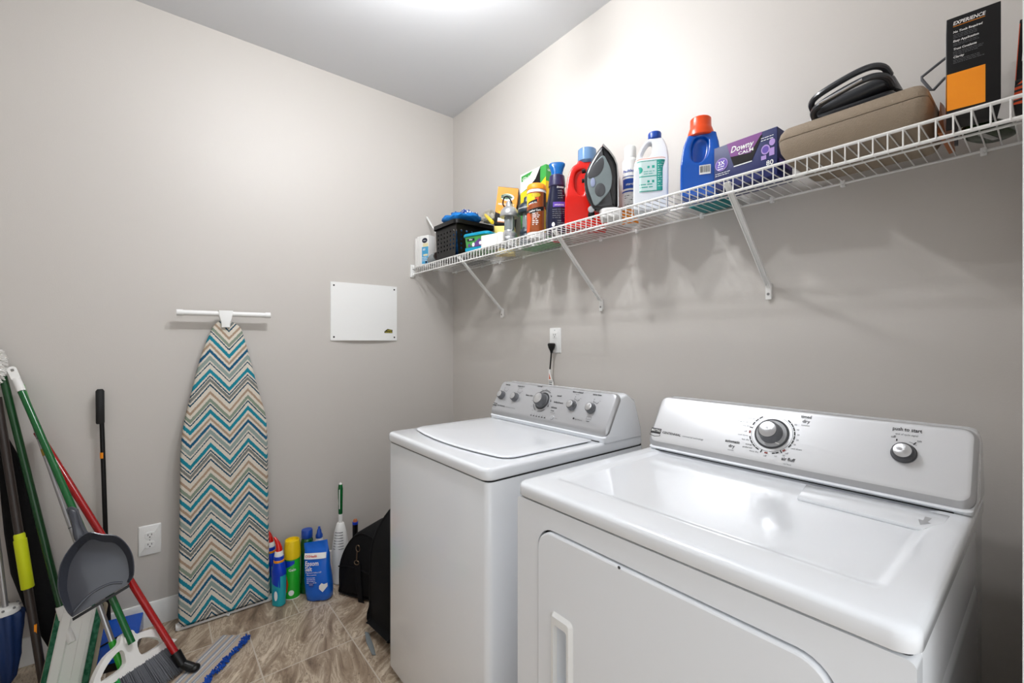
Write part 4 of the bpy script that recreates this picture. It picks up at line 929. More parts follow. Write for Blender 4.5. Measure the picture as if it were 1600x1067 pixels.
# aerosol
c = (1.512, -.080, ZS); a0 = math.radians(-55)
sc = thing('aerosol_can', 'white spray starch can with a blue label between iron and bleach jug', 'spray can', c)
M().lathe([(.030, 0), (.032, .002), (.032, .255), (.030, .262), (.024, .270), (.023, .272)], c, 32).build('can', PAPERW, sc); M().lathe([(.0235, .2725), (.024, .278), (.024, .315), (.021, .320), (.001, .3205)], c, 28).build('cap', WHITE, sc)
P = Print(cyl(c, .032, a0), [DBLUE, INKL, ORB, WHITE]); P.rect(-.05, .128, .05, .134, 0, 16); P.rect(-.035, .142, .050, .182, 0, 12); P.rect(-.05, .190, .05, .193, 0, 16); P.rect(-.05, .0, .05, .058, 2, 16); P.rect(-.05, .058, .05, .118, 3, 16); P.raise_(); P.text('Faultless', -.004, .208, .016, 0, .052, 'c', True); P.text('starch', 0, .155, .014, 3, None, 'c', True); P.lines(-.024, .112, .028, 6, .009, .005, 1); P.lines(-.024, .050, .028, 4, .009, .005, 3); P.build('printed_label', sc)
# teal flat box behind the jug
b = thing('cardboard_box', 'flat teal box lying at the wall behind the blue jug', 'box', (1.845, -.062, ZS), math.radians(-3)); carton(b, .115, .105, .045, mat('teal_card', (20, 128, 132), .5))

# dark blue dryer sheet box with a torn opening
db = thing('dryer_sheet_box', 'dark blue and purple dryer sheet box with a torn open front', 'box', (2.022, -.165, ZS), math.radians(-2)); DBX = mat('royal_blue_card', (3, 20, 88), .5)
W_, D_, H_ = .186, .105, .136
carton(db, W_, D_, H_, DBX)
P = Print(front(0, -D_ / 2, 0), [DBX, mat('dark_opening', (16, 10, 12), .8), PRP2, WHITE, mat('lilac_print', (170, 140, 205), .5), mat('magenta_print', (120, 50, 130), .5)])
P.poly([(-.052, H_), (-.040, .092), (.020, .083), (.050, H_ - .010), (.054, H_)], 5); P.raise_(); P.poly([(-.040, .092), (-.030, .062), (.024, .062), (.054, .126), (.048, .126), (.020, .086)], 1)
P.poly([(-.030, .058), (.024, .058), (.024, .061), (-.030, .061)], 3); P.raise_(); P.text('Downy', -.006, .104, .026, 3, .066, 'c', True, .25); P.text('CALM', .006, .090, .013, 3, .044, 'c', True)
P.ell(-.068, .078, .020, .020, 4); P.ell(.062, .080, .012, .014, 4); P.rect(.050, .052, .064, .064, 4); P.ell(.080, .096, .008, .010, 4); P.rect(.072, .058, .086, .080, 4); P.raise_(); P.ell(-.068, .078, .018, .018, 2); P.ell(.062, .080, .009, .010, 2); P.raise_(); P.text('3X', -.068, .076, .018, 3, None, 'c', True); P.lines(-.080, .070, -.056, 2, .007, .004, 3)
P.text('80', .074, .032, .020, 3, None, 'c', True); P.lines(.052, .022, .090, 1, .006, .004, 3); P.lines(-.088, .050, -.040, 2, .006, .003, 3); P.lines(-.088, .030, -.045, 2, .006, .003, 3); P.lines(.050, .114, .084, 2, .007, .003, 3); P.build('printed_label', db)
P = Print(side(W_ / 2, 0, 0), [WHITE, PRP2]); P.text('Downy', 0, .08, .024, 0, .07, 'c', True, .2); P.rect(-.04, .03, .04, .05, 1); P.build('printed_label', db)

# khaki case
cs = thing('hard_case', 'khaki hard plastic tool case lying on the shelf', 'case', (2.295, -.175, ZS))
m = M(); X0, X1, Y0, Y1 = 2.140, 2.440, -.303, -.030
cx, cy = (X0 + X1) / 2, (Y0 + Y1) / 2
def cr(i, z): return [(p[0], p[1], ZS + z) for p in rrect(X1 - X0 - 2 * i, Y1 - Y0 - 2 * i, .022, 5, cx, cy)]
m.loft([cr(.024, .0), cr(.018, .002), (cr(.004, .030)), cr(.001, .052), cr(.001, .0575)]); m.build('lower_shell', TAN, cs, smooth=40)
M().loft([cr(.003, .057), cr(.003, .0595)]).build('seam', SEAM, cs)
m = M(); m.loft([cr(.001, .059), cr(.0, .062), cr(.003, .076), cr(.010, .088), cr(.016, .090)]); m.build('lid', TAN, cs, smooth=40)
OCL = mat('amber_clear_plastic', (190, 100, 20), .3, trans=.25)
b = thing('amber_pouch', 'amber orange plastic pouch hanging down behind the right end of the khaki case', 'pouch', (2.446, -.10, ZS))
m = M(); m.loft([[(2.4415, y, ZS + z) for y, z in ((-.20, .002), (-.02, .002), (-.02, .086), (-.16, .088))], [(x, y, ZS + z) for x, y, z in ((2.4535, -.19, .002), (2.4535, -.03, .002), (2.448, -.03, .080), (2.446, -.15, .082))]]); m.build('pouch', OCL, b)
# contact grill on the case
zc = ZS + .0905
gr = thing('contact_grill', 'black contact grill with looped handles lying on the khaki case', 'appliance', (2.30, -.17, zc))
GB = mat('charcoal_plastic', (42, 44, 48), .3, coat=.2)
m = M(); m.rbox((2.205, -.245, zc), (2.375, -.065, zc + .032), .02, .010); m.build('lower_shell', GB, gr)
m = M(); T = Matrix.Translation((2.29, -.155, zc + .034)) @ Matrix.Rotation(-.12, 4, 'Y'); m.rbox((-.085, -.088, 0), (.085, .088, .034), .025, .014, T); m.build('upper_shell', GB, gr)
def loop(z, dx, r, mt, name, s=1.0):
    pts = spline([(2.212 + dx, -.238, z - .012), (2.216 + dx, -.268, z - .002), (2.240 + dx, -.285, z + .006), (2.30 + dx, -.290, z + .020 * s), (2.340 + dx, -.285, z + .026 * s), (2.362 + dx, -.268, z + .022 * s), (2.368 + dx, -.238, z + .012)], 5, False)
    return M().tube(pts, r, 10).build(name, mt, gr)
loop(zc + .030, 0, .0075, GB, 'handle'); loop(zc + .055, -.004, .0075, GB, 'handle')
m = M(); m.tube([(2.235, -.2925, zc + .034), (2.325, -.2985, zc + .052)], .0032, 8); m.build('metal_strip', CHROME, gr)
m = M(); m.slab([(2.355, 0), (2.408, 0), (2.412, .012), (2.366, .052), (2.360, .050)], -.20, -.09, .002, Matrix(((1, 0, 0, 0), (0, 0, 1, 0), (0, 1, 0, zc), (0, 0, 0, 1)))); m.build('side_vent', BLACK, gr)
m = M(); m.slab([(2.195, 0), (2.235, 0), (2.225, .050), (2.208, .052), (2.195, .022)], -.23, -.10, .002, Matrix(((1, 0, 0, 0), (0, 0, 1, 0), (0, 1, 0, zc), (0, 0, 0, 1)))); m.build('hinge_cover', GB, gr)
# wire bail handle
wh = thing('metal_clip', 'grey metal wire clip hanging beside the black and orange box', 'clip', (2.43, -.075, ZS))
m = M(); m.tube([(2.462, -.08, ZS + .235), (2.428, -.09, ZS + .210), (2.400, -.095, ZS + .190), (2.401, -.095, ZS + .182), (2.416, -.092, ZS + .152), (2.421, -.090, ZS + .150), (2.440, -.085, ZS + .172), (2.462, -.08, ZS + .180)], .0034, 8); m.build('wire', MIDGREY, wh)
M().rbox((2.457, -.085, ZS), (2.4635, -.075, ZS + .24), .002, .001).build('post', MIDGREY, wh)
# tall black and orange box
xb = thing('product_box', 'tall black box with an orange panel near the right end of the shelf', 'box', (2.500, -.240, ZS), math.radians(7)); carton(xb, .078, .085, .208, BLKCARD)
m = M(); P = Print(front(0, -.0425, 0), [ORB, WHITE, INKL]); P.rect(-.0385, .013, .0175, .090, 0); P.raise_(); P.text('EXPERIENCE', -.006, .191, .0105, 1, .046, 'c', True, .15); P.rect(-.029, .1875, .017, .1885, 0)
for v, t, wd in ((.174, 'No Tools Required', .042), (.155, 'Easy Application', .037), (.138, 'Trust Covalente', .034), (.121, 'Clarity', .016)):
    P.text(t, -.029, v, .0062, 1, wd, 'l', True, .15); P.lines(-.029, v - .0045, .017, 3 if v != .155 else 2, .0032, .0016, 2, .3)
P.build('printed_label', xb)
P = Print(lambda u, v: (-.0396, -u, v), [ORB, LTGREY]); P.rect(-.0425, .013, .0425, .090, 0); P.rect(-.0425, .095, .0425, .200, 1); P.build('side_print', xb)
# green glossy tool
gt = thing('green_tool', 'small dark green and silver object lying on the shelf behind the black box', 'tool', (2.512, -.080, ZS)); OLG = mat('dark_green_plastic', (32, 52, 24), .25)
M().stack([(0, .030, .058), (.004, .036, .068), (.018, .036, .068), (.024, .030, .060)], T=Matrix.Translation((2.514, -.092, ZS)) @ Matrix.Rotation(-.3, 4, 'Z')).build('body', OLG, gt)
M().rbox((-.006, -.035, -.0012), (.006, .035, .001), .005, .0005, Matrix.Translation((2.514, -.092, ZS)) @ Matrix.Rotation(-.3, 4, 'Z')).build('metal_plate', CHROME, gt)
# last box against the right wall
rb = thing('product_box', 'black box with orange stripes and a barcode at the far right end of the shelf', 'box', (2.572, -.205, ZS), 0, rot=(0, math.radians(3), 0)); carton(rb, .026, .09, .168, BLKCARD)
P = Print(front(0, -.045, 0), [ORR, WHITE, INK]); P.poly([(-.013, .0), (-.013, .036), (-.003, .046), (.013, .046), (.013, .0)], 0); P.rect(-.013, .046, -.0118, .160, 0); P.raise_()
for k in range(5): P.poly([(-.013, .004 + k * .010), (.013, .008 + k * .010), (.013, .0125 + k * .010), (-.013, .0085 + k * .010)], 2)
P.barcode(-.006, .084, .013, .122, 1, 2); P.build('printed_label', rb)

# ================================================================== ON THE FLOOR, RIGHT OF THE IRONING BOARD
AQUA = mat('aqua_print', (30, 165, 175), .35); BLU2 = mat('bright_blue_plastic', (10, 60, 190), .3)
def cleaner(label, x, y, ang):
    o = thing('cleaner_bottle', label, 'bottle', (x, y, 0), ang)
    M().stack([(0, .026, .019), (.004, .031, .024), (.10, .034, .026), (.17, .033, .026), (.20, .026, .024), (.215, .023, .022)]).build('bottle', AQUA, o, world=False)
    M().stack([(.150, .0338, .0268), (.153, .0342, .0272), (.17, .0336, .0266), (.20, .0268, .0248), (.212, .0238, .0228)]).build('blue_shoulder', BLU2, o, world=False)
    M().lathe([(.0235, .212), (.0245, .214), (.0245, .222), (.022, .224)]).build('gold_collar', ORB, o, world=False)
    M().lathe([(.023, .224), (.0235, .240), (.021, .242)]).build('blue_collar', BLU2, o, world=False)
    M().lathe([(.021, .242), (.018, .262), (.016, .266)]).build('nozzle_base', PAPERW, o, world=False)
    m = M(); m.tube([(0, 0, .262), (.000, 0, .282), (-.006, 0, .300), (-.018, 0, .316), (-.028, 0, .328)], [.0165, .014, .011, .008, .005], 14); m.build('angled_nozzle', RED, o, world=False)
    P = Print(lambda u, v: (u, -.0262 + 9 * u * u * 1.2 - .0006, v), [WHITE, TEAL, BLU2]); P.ell(.004, .06, .016, .034, 1); P.raise_(); P.ell(.006, .055, .009, .024, 0); P.poly([(-.026, .115), (.026, .095), (.026, .150), (-.026, .150)], 2); P.build('printed_label', o); return o
cleaner('blue and aqua cleaner bottle with red angled nozzle, nearest of the two by the board', .190, -1.118, math.radians(35))
cleaner('second blue cleaner bottle with red nozzle, half hidden behind the front one', .054, -1.132, math.radians(35))
c = (.157, -1.050, 0); sp = thing('spray_can', 'green aerosol can with a yellow spray head beside the red nozzle bottles', 'spray can', c); GCAN = mat('kelly_green_can', (30, 170, 40), .3)
M().lathe([(.034, 0), (.037, .003), (.037, .196), (.035, .200), (.030, .202)], c, 32).build('can', GCAN, sp)
m = M(); m.lathe([(.036, .200), (.0385, .203), (.039, .225), (.0375, .262), (.034, .290), (.030, .292), (.028, .278)], c, 32); m.build('spray_head', YELLOW, sp)
m = M(); m.rbox((c[0] + .005, c[1] - .024, .262), (c[0] + .030, c[1] + .002, .284), .006, .003); m.build('trigger', YELLOW, sp)
P = Print(cyl(c, .037, math.radians(-13)), [BLU2, ORR, WHITE, LIME]); P.poly([(-.045, .196), (-.045, .170), (-.030, .160), (.010, .180), (.010, .196)], 0); P.poly([(-.05, .03), (-.025, .04), (-.018, .08), (-.03, .13), (-.05, .13)], 1); P.ell(-.005, .036, .013, .014, 2); P.rect(-.05, .002, .05, .006, 2); P.raise_(); P.text('Gain', .0, .145, .018, 2, None, 'c', True); P.build('printed_label', sp)
c = (.150, -.978, 0); gbm = thing('green_bottle', 'dark green round bottle with a blue cap between spray can and salt bag', 'bottle', c)
M().lathe([(.030, 0), (.034, .003), (.034, .045), (.031, .052), (.031, .20), (.034, .215), (.034, .235), (.030, .262), (.026, .276), (.022, .280)], c, 32).build('bottle', mat('dark_green_bottle', (8, 78, 36), .2, coat=.4), gbm)
M().lathe([(.0265, .280), (.0275, .283), (.0270, .316), (.025, .320), (.001, .320)], c, 28).build('cap', DBLUE, gbm)
c = (.140, -.915, 0); bt = thing('squeeze_bottle', 'white bottle with a pointed blue nozzle standing behind the salt bag', 'bottle', c)
M().lathe([(.030, 0), (.034, .004), (.034, .19), (.030, .22), (.018, .245), (.016, .262)], c, 28).build('bottle', PAPERW, bt); M().lathe([(.018, .258), (.018, .272), (.013, .280), (.010, .298), (.006, .306), (.006, .314), (.002, .316)], c, 20).build('nozzle', DBLUE, bt)
# salt bag
eb = thing('salt_bag', 'bright blue and white bag of epsom salt standing on the tiles', 'bag', (.262, -.945, 0), rot=(0, math.radians(-4), math.radians(50)))
EB = mat('glossy_blue_bag', (14, 98, 205), .25, bump=(26, .5)); m = M()
rg = []
for z, rx, ry, p in ((0, .050, .024, 3), (.006, .060, .034, 3), (.04, .066, .040, 3), (.10, .065, .041, 3), (.17, .063, .036, 3), (.22, .062, .024, 3), (.25, .0615, .010, 3), (.262, .061, .004, 3), (.288, .060, .003, 3)):
    rg.append([(a + .002 * math.sin(z * 60 + b * 40), b + .0018 * math.sin(a * 120 + z * 90), z + (.006 * (a / .06) if z > .25 else 0)) for a, b in sell(rx, ry, p, 40)])
m.loft(rg); m.build('bag', EB, eb, world=False, smooth=60)
def bagf(u, v):
    ry = .040 if v < .10 else (.041 - .005 * (v - .10) / .07 if v < .17 else (.036 - .012 * (v - .17) / .05 if v < .22 else .024 - .015 * (v - .22) / .03)); k = max(0.0, 1 - (abs(u) / .066) ** 3) ** (1 / 3)
    return (u, -ry * k - .0042, v)
P = Print(bagf, [WHITE, RED, DBLUE, INK]); P.rect(-.054, .212, .056, .238, 0, 16); P.raise_(); P.text('CVSHealth', -.018, .220, .014, 1, .060, 'c', True); P.text('Epsom', -.012, .183, .030, 0, .068, 'c', True); P.text('Salt', -.028, .158, .030, 0, .036, 'c', True); P.text('Magnesium Sulfate USP', -.004, .147, .010, 0, .080, 'c'); P.text('Saline Laxative', -.014, .136, .009, 0, .05); P.lines(-.040, .124, .010, 4, .008, .004, 0); P.ell(-.018, .092, .014, .014, 2); P.raise_(); P.text('SOAK', -.018, .090, .007, 0)
P.poly([(.022, .085), (.034, .097), (.044, .090), (.058, .092), (.058, .075), (.036, .052), (.020, .070)], 0); P.build('printed_label', eb)
P = Print(lambda u, v: (-.0655, -u * .5, v), [WHITE]); P.lines(-.02, .12, .03, 3, .01, .004, 0); P.build('side_print', eb)
# toilet brush in holder
c = (.165, -.812, 0); br = thing('toilet_brush', 'green and white handled brush standing in a white slotted holder', 'brush', c)
m = M(); m.stack([(0, .036, .036), (.006, .041, .041), (.10, .042, .042), (.20, .040, .040), (.27, .030, .030), (.315, .018, .018), (.318, .015, .015)], T=Matrix.Translation(c)); m.build('holder', PAPERW, br)
m = M()
T = Matrix.Translation(c)
for k in range(7):
    z = .19 + k * .014; r_ = .0405 - max(0, (z - .20)) * .14 + .0008
    m.tube([(c[0] + r_ * math.cos(a), c[1] + r_ * math.sin(a), z) for a in [math.radians(-75 + 10 * i) for i in range(9)]], .0016, 6)
m.build('holder_slots', DKGREY, br)
M().tube([(c[0], c[1], .31), (c[0], c[1], .37)], .010, 14).build('shaft', PAPERW, br)
h_ = M(); h_.tube([(c[0], c[1], .355), (c[0], c[1], .37), (c[0], c[1], .42), (c[0], c[1], .50), (c[0], c[1], .525)], [.008, .011, .0115, .013, .010], 16); hb = h_.build('handle', GREEN, br)
M().tube([(c[0], c[1], .522), (c[0], c[1], .534)], [.0095, .004], 14).build('end_cap', PAPERW, hb)
P = Print(cyl(c, .0125, math.radians(-40)), [WHITE]); P.rect(-.002, .395, .002, .50, 0, 1); P.text('LIBMAN', -.007, .43, .007, 0, .03, 'c', True, rot=PI / 2); P.build('stripe', hb)
# black duffel bag
dg_ = thing('duffel_bag', 'black fabric duffel bag with a metal clip and strap beside the salt bag', 'bag', (.43, -.69, 0))
m = M(); T = frame((.43, -.855, 0), (.80, .60, 0), (0, 0, 1)); T = frame((.300, -.860, 0), (.87, .50, 0), (0, 0, 1))
prof = spline([(0, .005), (.18, .003), (.30, .006), (.318, .02), (.312, .14), (.29, .24), (.235, .315), (.155, .345), (.09, .325), (.03, .255), (-.008, .16), (-.012, .05)], 4)
m.loft([[tuple(T @ Vector((p[0], p[1], d))) for p in (offset_poly(prof, i) if i else prof)] for i, d in ((.022, .0), (.006, -.008), (0, -.03), (0, -.20), (.008, -.225), (.03, -.235))])
bagb = m.build('body', FABBLK, dg_, smooth=60)
m = M(); m.tube([tuple(T @ Vector((p[0], p[1], -.004))) for p in offset_poly(prof, .010)], .0035, 8, closed=True); m.build('piping', FABBLK, bagb)
m = M(); m.tube([tuple(T @ Vector((u, .150 + .01 * math.sin(u * 20), .002))) for u in [-.005 + .01 * k for k in range(30)]], .003, 6); m.build('seam', FABBLK, bagb)
BRZ = mat('aged_brass', (122, 104, 84), .35, .9)
m = M(); m.tube([tuple(T @ Vector((.125 + .012 * math.cos(t), .265 + .016 * math.sin(t), .010))) for t in [2 * PI * k / 18 for k in range(18)]], .0022, 6, closed=True); m.tube([tuple(T @ Vector((.122, .250, .012))), tuple(T @ Vector((.120, .205, .014)))], .0030, 8); m.tube([tuple(T @ Vector((.120 + .014 * math.cos(t), .195 + .010 * math.sin(t), .014))) for t in [2 * PI * k / 18 for k in range(18)]], .0022, 6, closed=True); m.build('clasp', BRZ, dg_)
m = M(); m.slab([(.100, .195), (.140, .195), (.152, .02), (.165, -.000), (.13, .000), (.108, .10)], .008, .014, .001, T); m.build('strap', FABBLK, dg_)
# umbrella handle poking out of the bag
uh = thing('tool_handle', 'black stick handle with a blue and orange tip rising behind the duffel bag', 'handle', (.115, -.714, .0))
M().tube([(.115, -.714, .0), (.115, -.714, .268)], .015, 16).build('shaft', BLACK, uh); M().tube([(.115, -.714, .268), (.115, -.714, .282)], .0158, 16).build('blue_band', BLU2, uh); M().tube([(.115, -.714, .282), (.115, -.714, .294)], [.013, .010], 12).build('tip', mat('copper_orange_plastic', (190, 110, 60), .4), uh)
# black suitcase
su = thing('suitcase', 'tall black fabric suitcase standing between the duffel bag and the washer', 'suitcase', (.78, -.55, 0))
m = M(); T = frame((.66, -.835, 0), (.98, .16, 0), (0, 0, 1)); T = Matrix.Translation((.745, -.50, 0)) @ Matrix.Rotation(math.radians(6), 4, 'Z')
pr = spline([(-.30, .045), (-.335, .07), (-.34, .20), (-.335, .36), (-.30, .455), (-.22, .535), (-.10, .575), (.10, .58), (.28, .56), (.32, .50), (.33, .10), (.30, .045)], 4)
TT = T @ Matrix(((0, 0, 1, 0), (1, 0, 0, 0), (0, 1, 0, 0), (0, 0, 0, 1)))
m.loft([[tuple(TT @ Vector((p[0], p[1], d))) for p in (offset_poly(pr, i) if i else pr)] for i, d in ((.03, -.125), (.008, -.118), (0, -.10), (0, .08), (.008, .10), (.03, .108))])
sb_ = m.build('body', FABBLK, su, smooth=60)
for d in (-.098, .080):
    m = M(); m.tube([tuple(TT @ Vector((p[0], p[1], d))) for p in offset_poly(pr, -.001)], .0045, 8, closed=True); m.build('piping', FABBLK, sb_)
for u in (-.26, .26):
    m = M(); m.tube([tuple(TT @ Vector((u, .024, -.09))), tuple(TT @ Vector((u, .024, -.06)))], .024, 16); m.build('wheel', DKGREY, su); m = M(); m.tube([tuple(TT @ Vector((u, .024, .04))), tuple(TT @ Vector((u, .024, .07)))], .024, 16); m.build('wheel', DKGREY, su)
m = M(); m.tube(spline([tuple(TT @ Vector(p)) for p in ((-.06, .574, 0), (-.05, .598, 0), (.05, .600, 0), (.06, .576, 0))], 4, False), .008, 8); m.build('carry_handle', BLACK, su)
pb = thing('plastic_scrap', 'crumpled clear plastic strip on the floor beside the washer corner', 'strip', (.76, -.87, 0))
m = M(); m.slab([(.670, -.868), (.690, -.858), (.78, -.872), (.84, -.886), (.83, -.898), (.74, -.888)], .001, .008, .002); m.build('strip', SMOKE, pb)

# ================================================================== LONG HANDLED TOOLS IN THE LEFT CORNER
def pole(root, a, b, r, mt, name='pole'):
    return M().tube([a, b], r, 16).build(name, mt, root)
V3 = Vector
# green pole broom
bm_ = thing('broom', 'broom with green pole, white hanging cap and grey bristles with green ends', 'broom', (.46, -1.66, 0))
ptop, pbot = V3((.050, -2.028, 1.190)), V3((.460, -1.662, .185))
pd = (pbot - ptop).normalized()
pole(bm_, ptop + pd * .078, pbot, .0112, GREEN)
# hanging cap with a slot
m = M(); cv_ = pd.cross(V3((-.986, -.166, 0))).normalized(); T = frame(tuple(ptop), tuple(cv_), tuple(-pd))
m.tube([ptop + pd * .095, ptop + pd * .04], [.0135, .0128], 16); m.prism(rrect(.0255, .060, .012, 5, 0, -.020), [rrect(.010, .012, .003, 4, 0, -.006)], -.0095, .0095, T); m.build('hanging_cap', PAPERW, bm_, smooth=40)
bd_ = V3((.545 - .385, -1.775 + 1.55, 0)).normalized(); bc = V3((.462, -1.658, .095))
up = V3((-.30, -.20, 1)).normalized(); up = (up - bd_ * up.dot(bd_)).normalized()
T = frame(tuple(bc), tuple(-bd_), tuple(up))        # u along the head, v up
OUTB = spline([(-.135, -.004), (-.134, .012), (-.115, .050), (-.075, .088), (-.030, .102), (-.018, .125), (.018, .125), (.030, .102), (.075, .092), (.115, .060), (.134, .018), (.135, -.004)], 3)
h1 = spline([(-.105, .022), (-.075, .062), (-.030, .082), (-.022, .050), (-.035, .022)], 3); h2 = [(-a_, b_) for a_, b_ in h1][::-1]
m = M(); m.prism(OUTB, [h1, h2], -.011, .011, T); m.build('head_frame', PAPERW, bm_, smooth=30)
pole(bm_, bc + up * .105, pbot + (pbot - ptop).normalized() * -.02, .0160, PAPERW, 'socket')
GBR = mat('grey_broom_bristle', (96, 98, 104), .6); GRB2 = mat('green_broom_bristle', (20, 150, 70), .6)
def bristles(u0, u1, mt, name, n, seed):
    m = M(); rnd = random.Random(seed)
    for k in range(n):
        u = rnd.uniform(u0, u1); w_ = rnd.uniform(-.012, .014)
        p = bc - bd_ * u + T.to_3x3().col[2] * w_ * .7 - up * .002
        q = p - up * .11 - bd_ * u * .16 + T.to_3x3().col[2] * (w_ * 2.2 + .012); q.z = rnd.uniform(.002, .012)
        mm = p.lerp(q, .55) - bd_ * u * .02
        m.tube([p, mm, q], [.0022, .0019, .0010], 4)
    return m.build(name, mt, bm_)
bristles(-.055, .130, GBR, 'grey_bristles', 420, 1)['kind'] = 'stuff'; bristles(-.130, -.055, GRB2, 'green_bristles', 180, 2)['kind'] = 'stuff'
# dustpan clipped on the broom pole
dpn = thing('dustpan', 'grey plastic dustpan hanging by its handle on the green broom pole', 'dustpan', (.30, -1.84, .66))
ez = V3((.408, 0, -1)).normalized()                 # down along the pan
T = frame((.372, -1.76, .50), (0, 1, 0), tuple(-ez))
C0 = V3((.372, -1.76, .50))
def loc(y, z): return (y + 1.76, (z - .50) * math.sqrt(1 + .408 ** 2))
pan = [loc(*p) for p in [(-1.819, .672), (-1.806, .626), (-1.786, .585), (-1.747, .570), (-1.708, .555), (-1.678, .518), (-1.660, .471), (-1.658, .413), (-1.671, .390), (-1.742, .360), (-1.821, .333), (-1.835, .361), (-1.857, .418), (-1.859, .471), (-1.849, .516), (-1.826, .547), (-1.818, .567), (-1.828, .620), (-1.851, .676), (-1.836, .684)]]
PG = mat('slate_grey_glossy_plastic', (58, 61, 70), .25, coat=.3)
pan_s = spline(pan[:8], 3, False) + [pan[8], pan[10]] + spline(pan[11:], 3, False)
m = M(); inner = [loc(*p) for p in [(-1.672, .405), (-1.742, .375), (-1.822, .350), (-1.845, .418), (-1.848, .462), (-1.836, .500), (-1.802, .522), (-1.746, .508), (-1.702, .470), (-1.676, .43)]]
m.slab(pan_s, -.004, .002, .0015, T)                # back plate
pan_plate = m.build('pan_plate', PG, dpn, smooth=40)
m = M()
rim_ = pan_s[:-1]
# raised side wall around the scoop, highest at the rear, fading to the lip
body = [loc(*p) for p in [(-1.671, .392), (-1.657, .415), (-1.659, .471), (-1.677, .518), (-1.707, .554), (-1.747, .569), (-1.786, .584), (-1.820, .560), (-1.848, .517), (-1.858, .471), (-1.856, .418), (-1.836, .361), (-1.822, .335)]]
body = spline(body, 4, False); n_ = len(body); rows = []
cxx, cyy = loc(-1.757, .44)
for k, (a_, b_) in enumerate(body):
    t = k / (n_ - 1); hgt = .052 * max(0.0, math.sin(PI * t)) ** .6 + .002; dx, dy = cxx - a_, cyy - b_; ll = math.hypot(dx, dy); ix, iy = a_ + dx / ll * (.006 + hgt * .35), b_ + dy / ll * (.006 + hgt * .35)
    rows.append([tuple(T @ V3(q_)) for q_ in ((a_, b_, .000), (a_ , b_, hgt), (a_ + dx / ll * .003, b_ + dy / ll * .003, hgt + .001), (ix, iy, .003))])
m.loft(rows, caps=True); m.build('side_wall', PG, dpn, smooth=50)
m = M(); hd = [loc(*p) for p in [(-1.845, .672), (-1.822, .665), (-1.812, .62), (-1.795, .575), (-1.808, .552), (-1.826, .575), (-1.834, .62)]]; m.slab(spline(hd, 3), .001, .016, .006, T); hp = m.build('handle', PG, dpn, smooth=50)
m = M(); e1, e2 = loc(-1.671, .388), loc(-1.821, .331); m.slab([(e1[0], e1[1]), (e1[0] + .002, e1[1] - .010), (e2[0] + .002, e2[1] - .010), (e2[0], e2[1])], -.005, .004, .001, T); m.build('rubber_lip', BLACK, dpn)
m = M(); cu_ = spline([loc(*p) for p in [(-1.690, .398), (-1.725, .405), (-1.77, .392), (-1.80, .368), (-1.818, .348)]], 4, False); m.tube([tuple(T @ V3((a_, b_, .001))) for a_, b_ in cu_], .0045, 8); m.build('ridge', PG, dpn)
# green pole with flat mop head
gm = thing('flat_mop', 'green pole sweeper with a white flat head and dark green edged pad', 'mop', (.25, -1.86, 0))
a, c = V3((.048, -2.052, 1.165)), V3((.205, -1.877, .285)); pole(gm, a, c, .0118, mat('deep_green_tube', (2, 62, 22), .3, coat=.1))
hc = V3((.235, -1.850, .205)); hu = V3((.02, .125, -.012)).normalized(); hv = V3((-.08, .15, .27)).normalized()
T = frame((.262, -1.842, .128), tuple(hu), tuple(hv))
m = M(); m.loft([[tuple(T @ V3((p[0], p[1], z))) for p in rrect(.098 - 2 * i, .285 - 2 * i, .008, 3)] for i, z in ((0, 0), (0, .010), (.004, .014), (.030, .015), (.034, .010))]); m.build('head_plate', PAPERW, gm, smooth=30)
for s in (-1, 1): M().b2((s * .030 - .012, -.135, .012), (s * .030 + .012, .135, .019), T).build('side_rail', PAPERW, gm)
m = M(); m.tube([c, c + (c - a).normalized() * .05], [.0150, .014], 16); m.tube([c + (c - a).normalized() * .045, T @ V3((0, .03, .016))], [.012, .012], 12); m.build('swivel_joint', PAPERW, gm)
GPAD = mat('dark_green_pad', (18, 88, 60), .9, bump=(400, 1.0), var=(60, (60, 120, 90))); TANP = mat('tan_pad', (168, 156, 136), .9, bump=(400, 1.0))
m = M(); m.loft([[tuple(T @ V3((p[0], p[1], z))) for p in rrect(.135 - 2 * i, .30 - 2 * i, .014, 4)] for i, z in ((.006, -.014), (0, -.010), (0, -.002), (.004, 0))]); m.build('pad', GPAD, gm, smooth=40)
m = M(); m.loft([[tuple(T @ V3((p[0] + .004, p[1], z))) for p in rrect(.152 - 2 * i, .30 - 2 * i, .014, 4)] for i, z in ((.006, -.024), (0, -.020), (0, -.0145))]); m.build('pad_backing', TANP, gm, smooth=40)
# silver and light green pole
sp_ = thing('extension_pole', 'silver metal pole with light green ends between the two green poles', 'pole', (.47, -1.665, 0))
a, c = V3((.040, -2.006, 1.128)), V3((.440, -1.690, .088)); f1, f2 = a.lerp(c, .14), a.lerp(c, .905)
pole(sp_, a, f1, .0096, LIME, 'upper_grip'); pole(sp_, f1, f2, .0088, ALU, 'pole'); pole(sp_, f2, a.lerp(c, 1.08), .0112, LIME, 'lower_grip')
pole(sp_, a.lerp(c, .235), a.lerp(c, .26), .0093, mat('old_gold_tape', (150, 125, 40), .5), 'tape_band'); M().tube([a.lerp(c, .195), a.lerp(c, .198)], .0093, 14).build('joint_ring', DKGREY, sp_); M().tube([a.lerp(c, .515), a.lerp(c, .518)], .0093, 14).build('joint_ring', DKGREY, sp_)
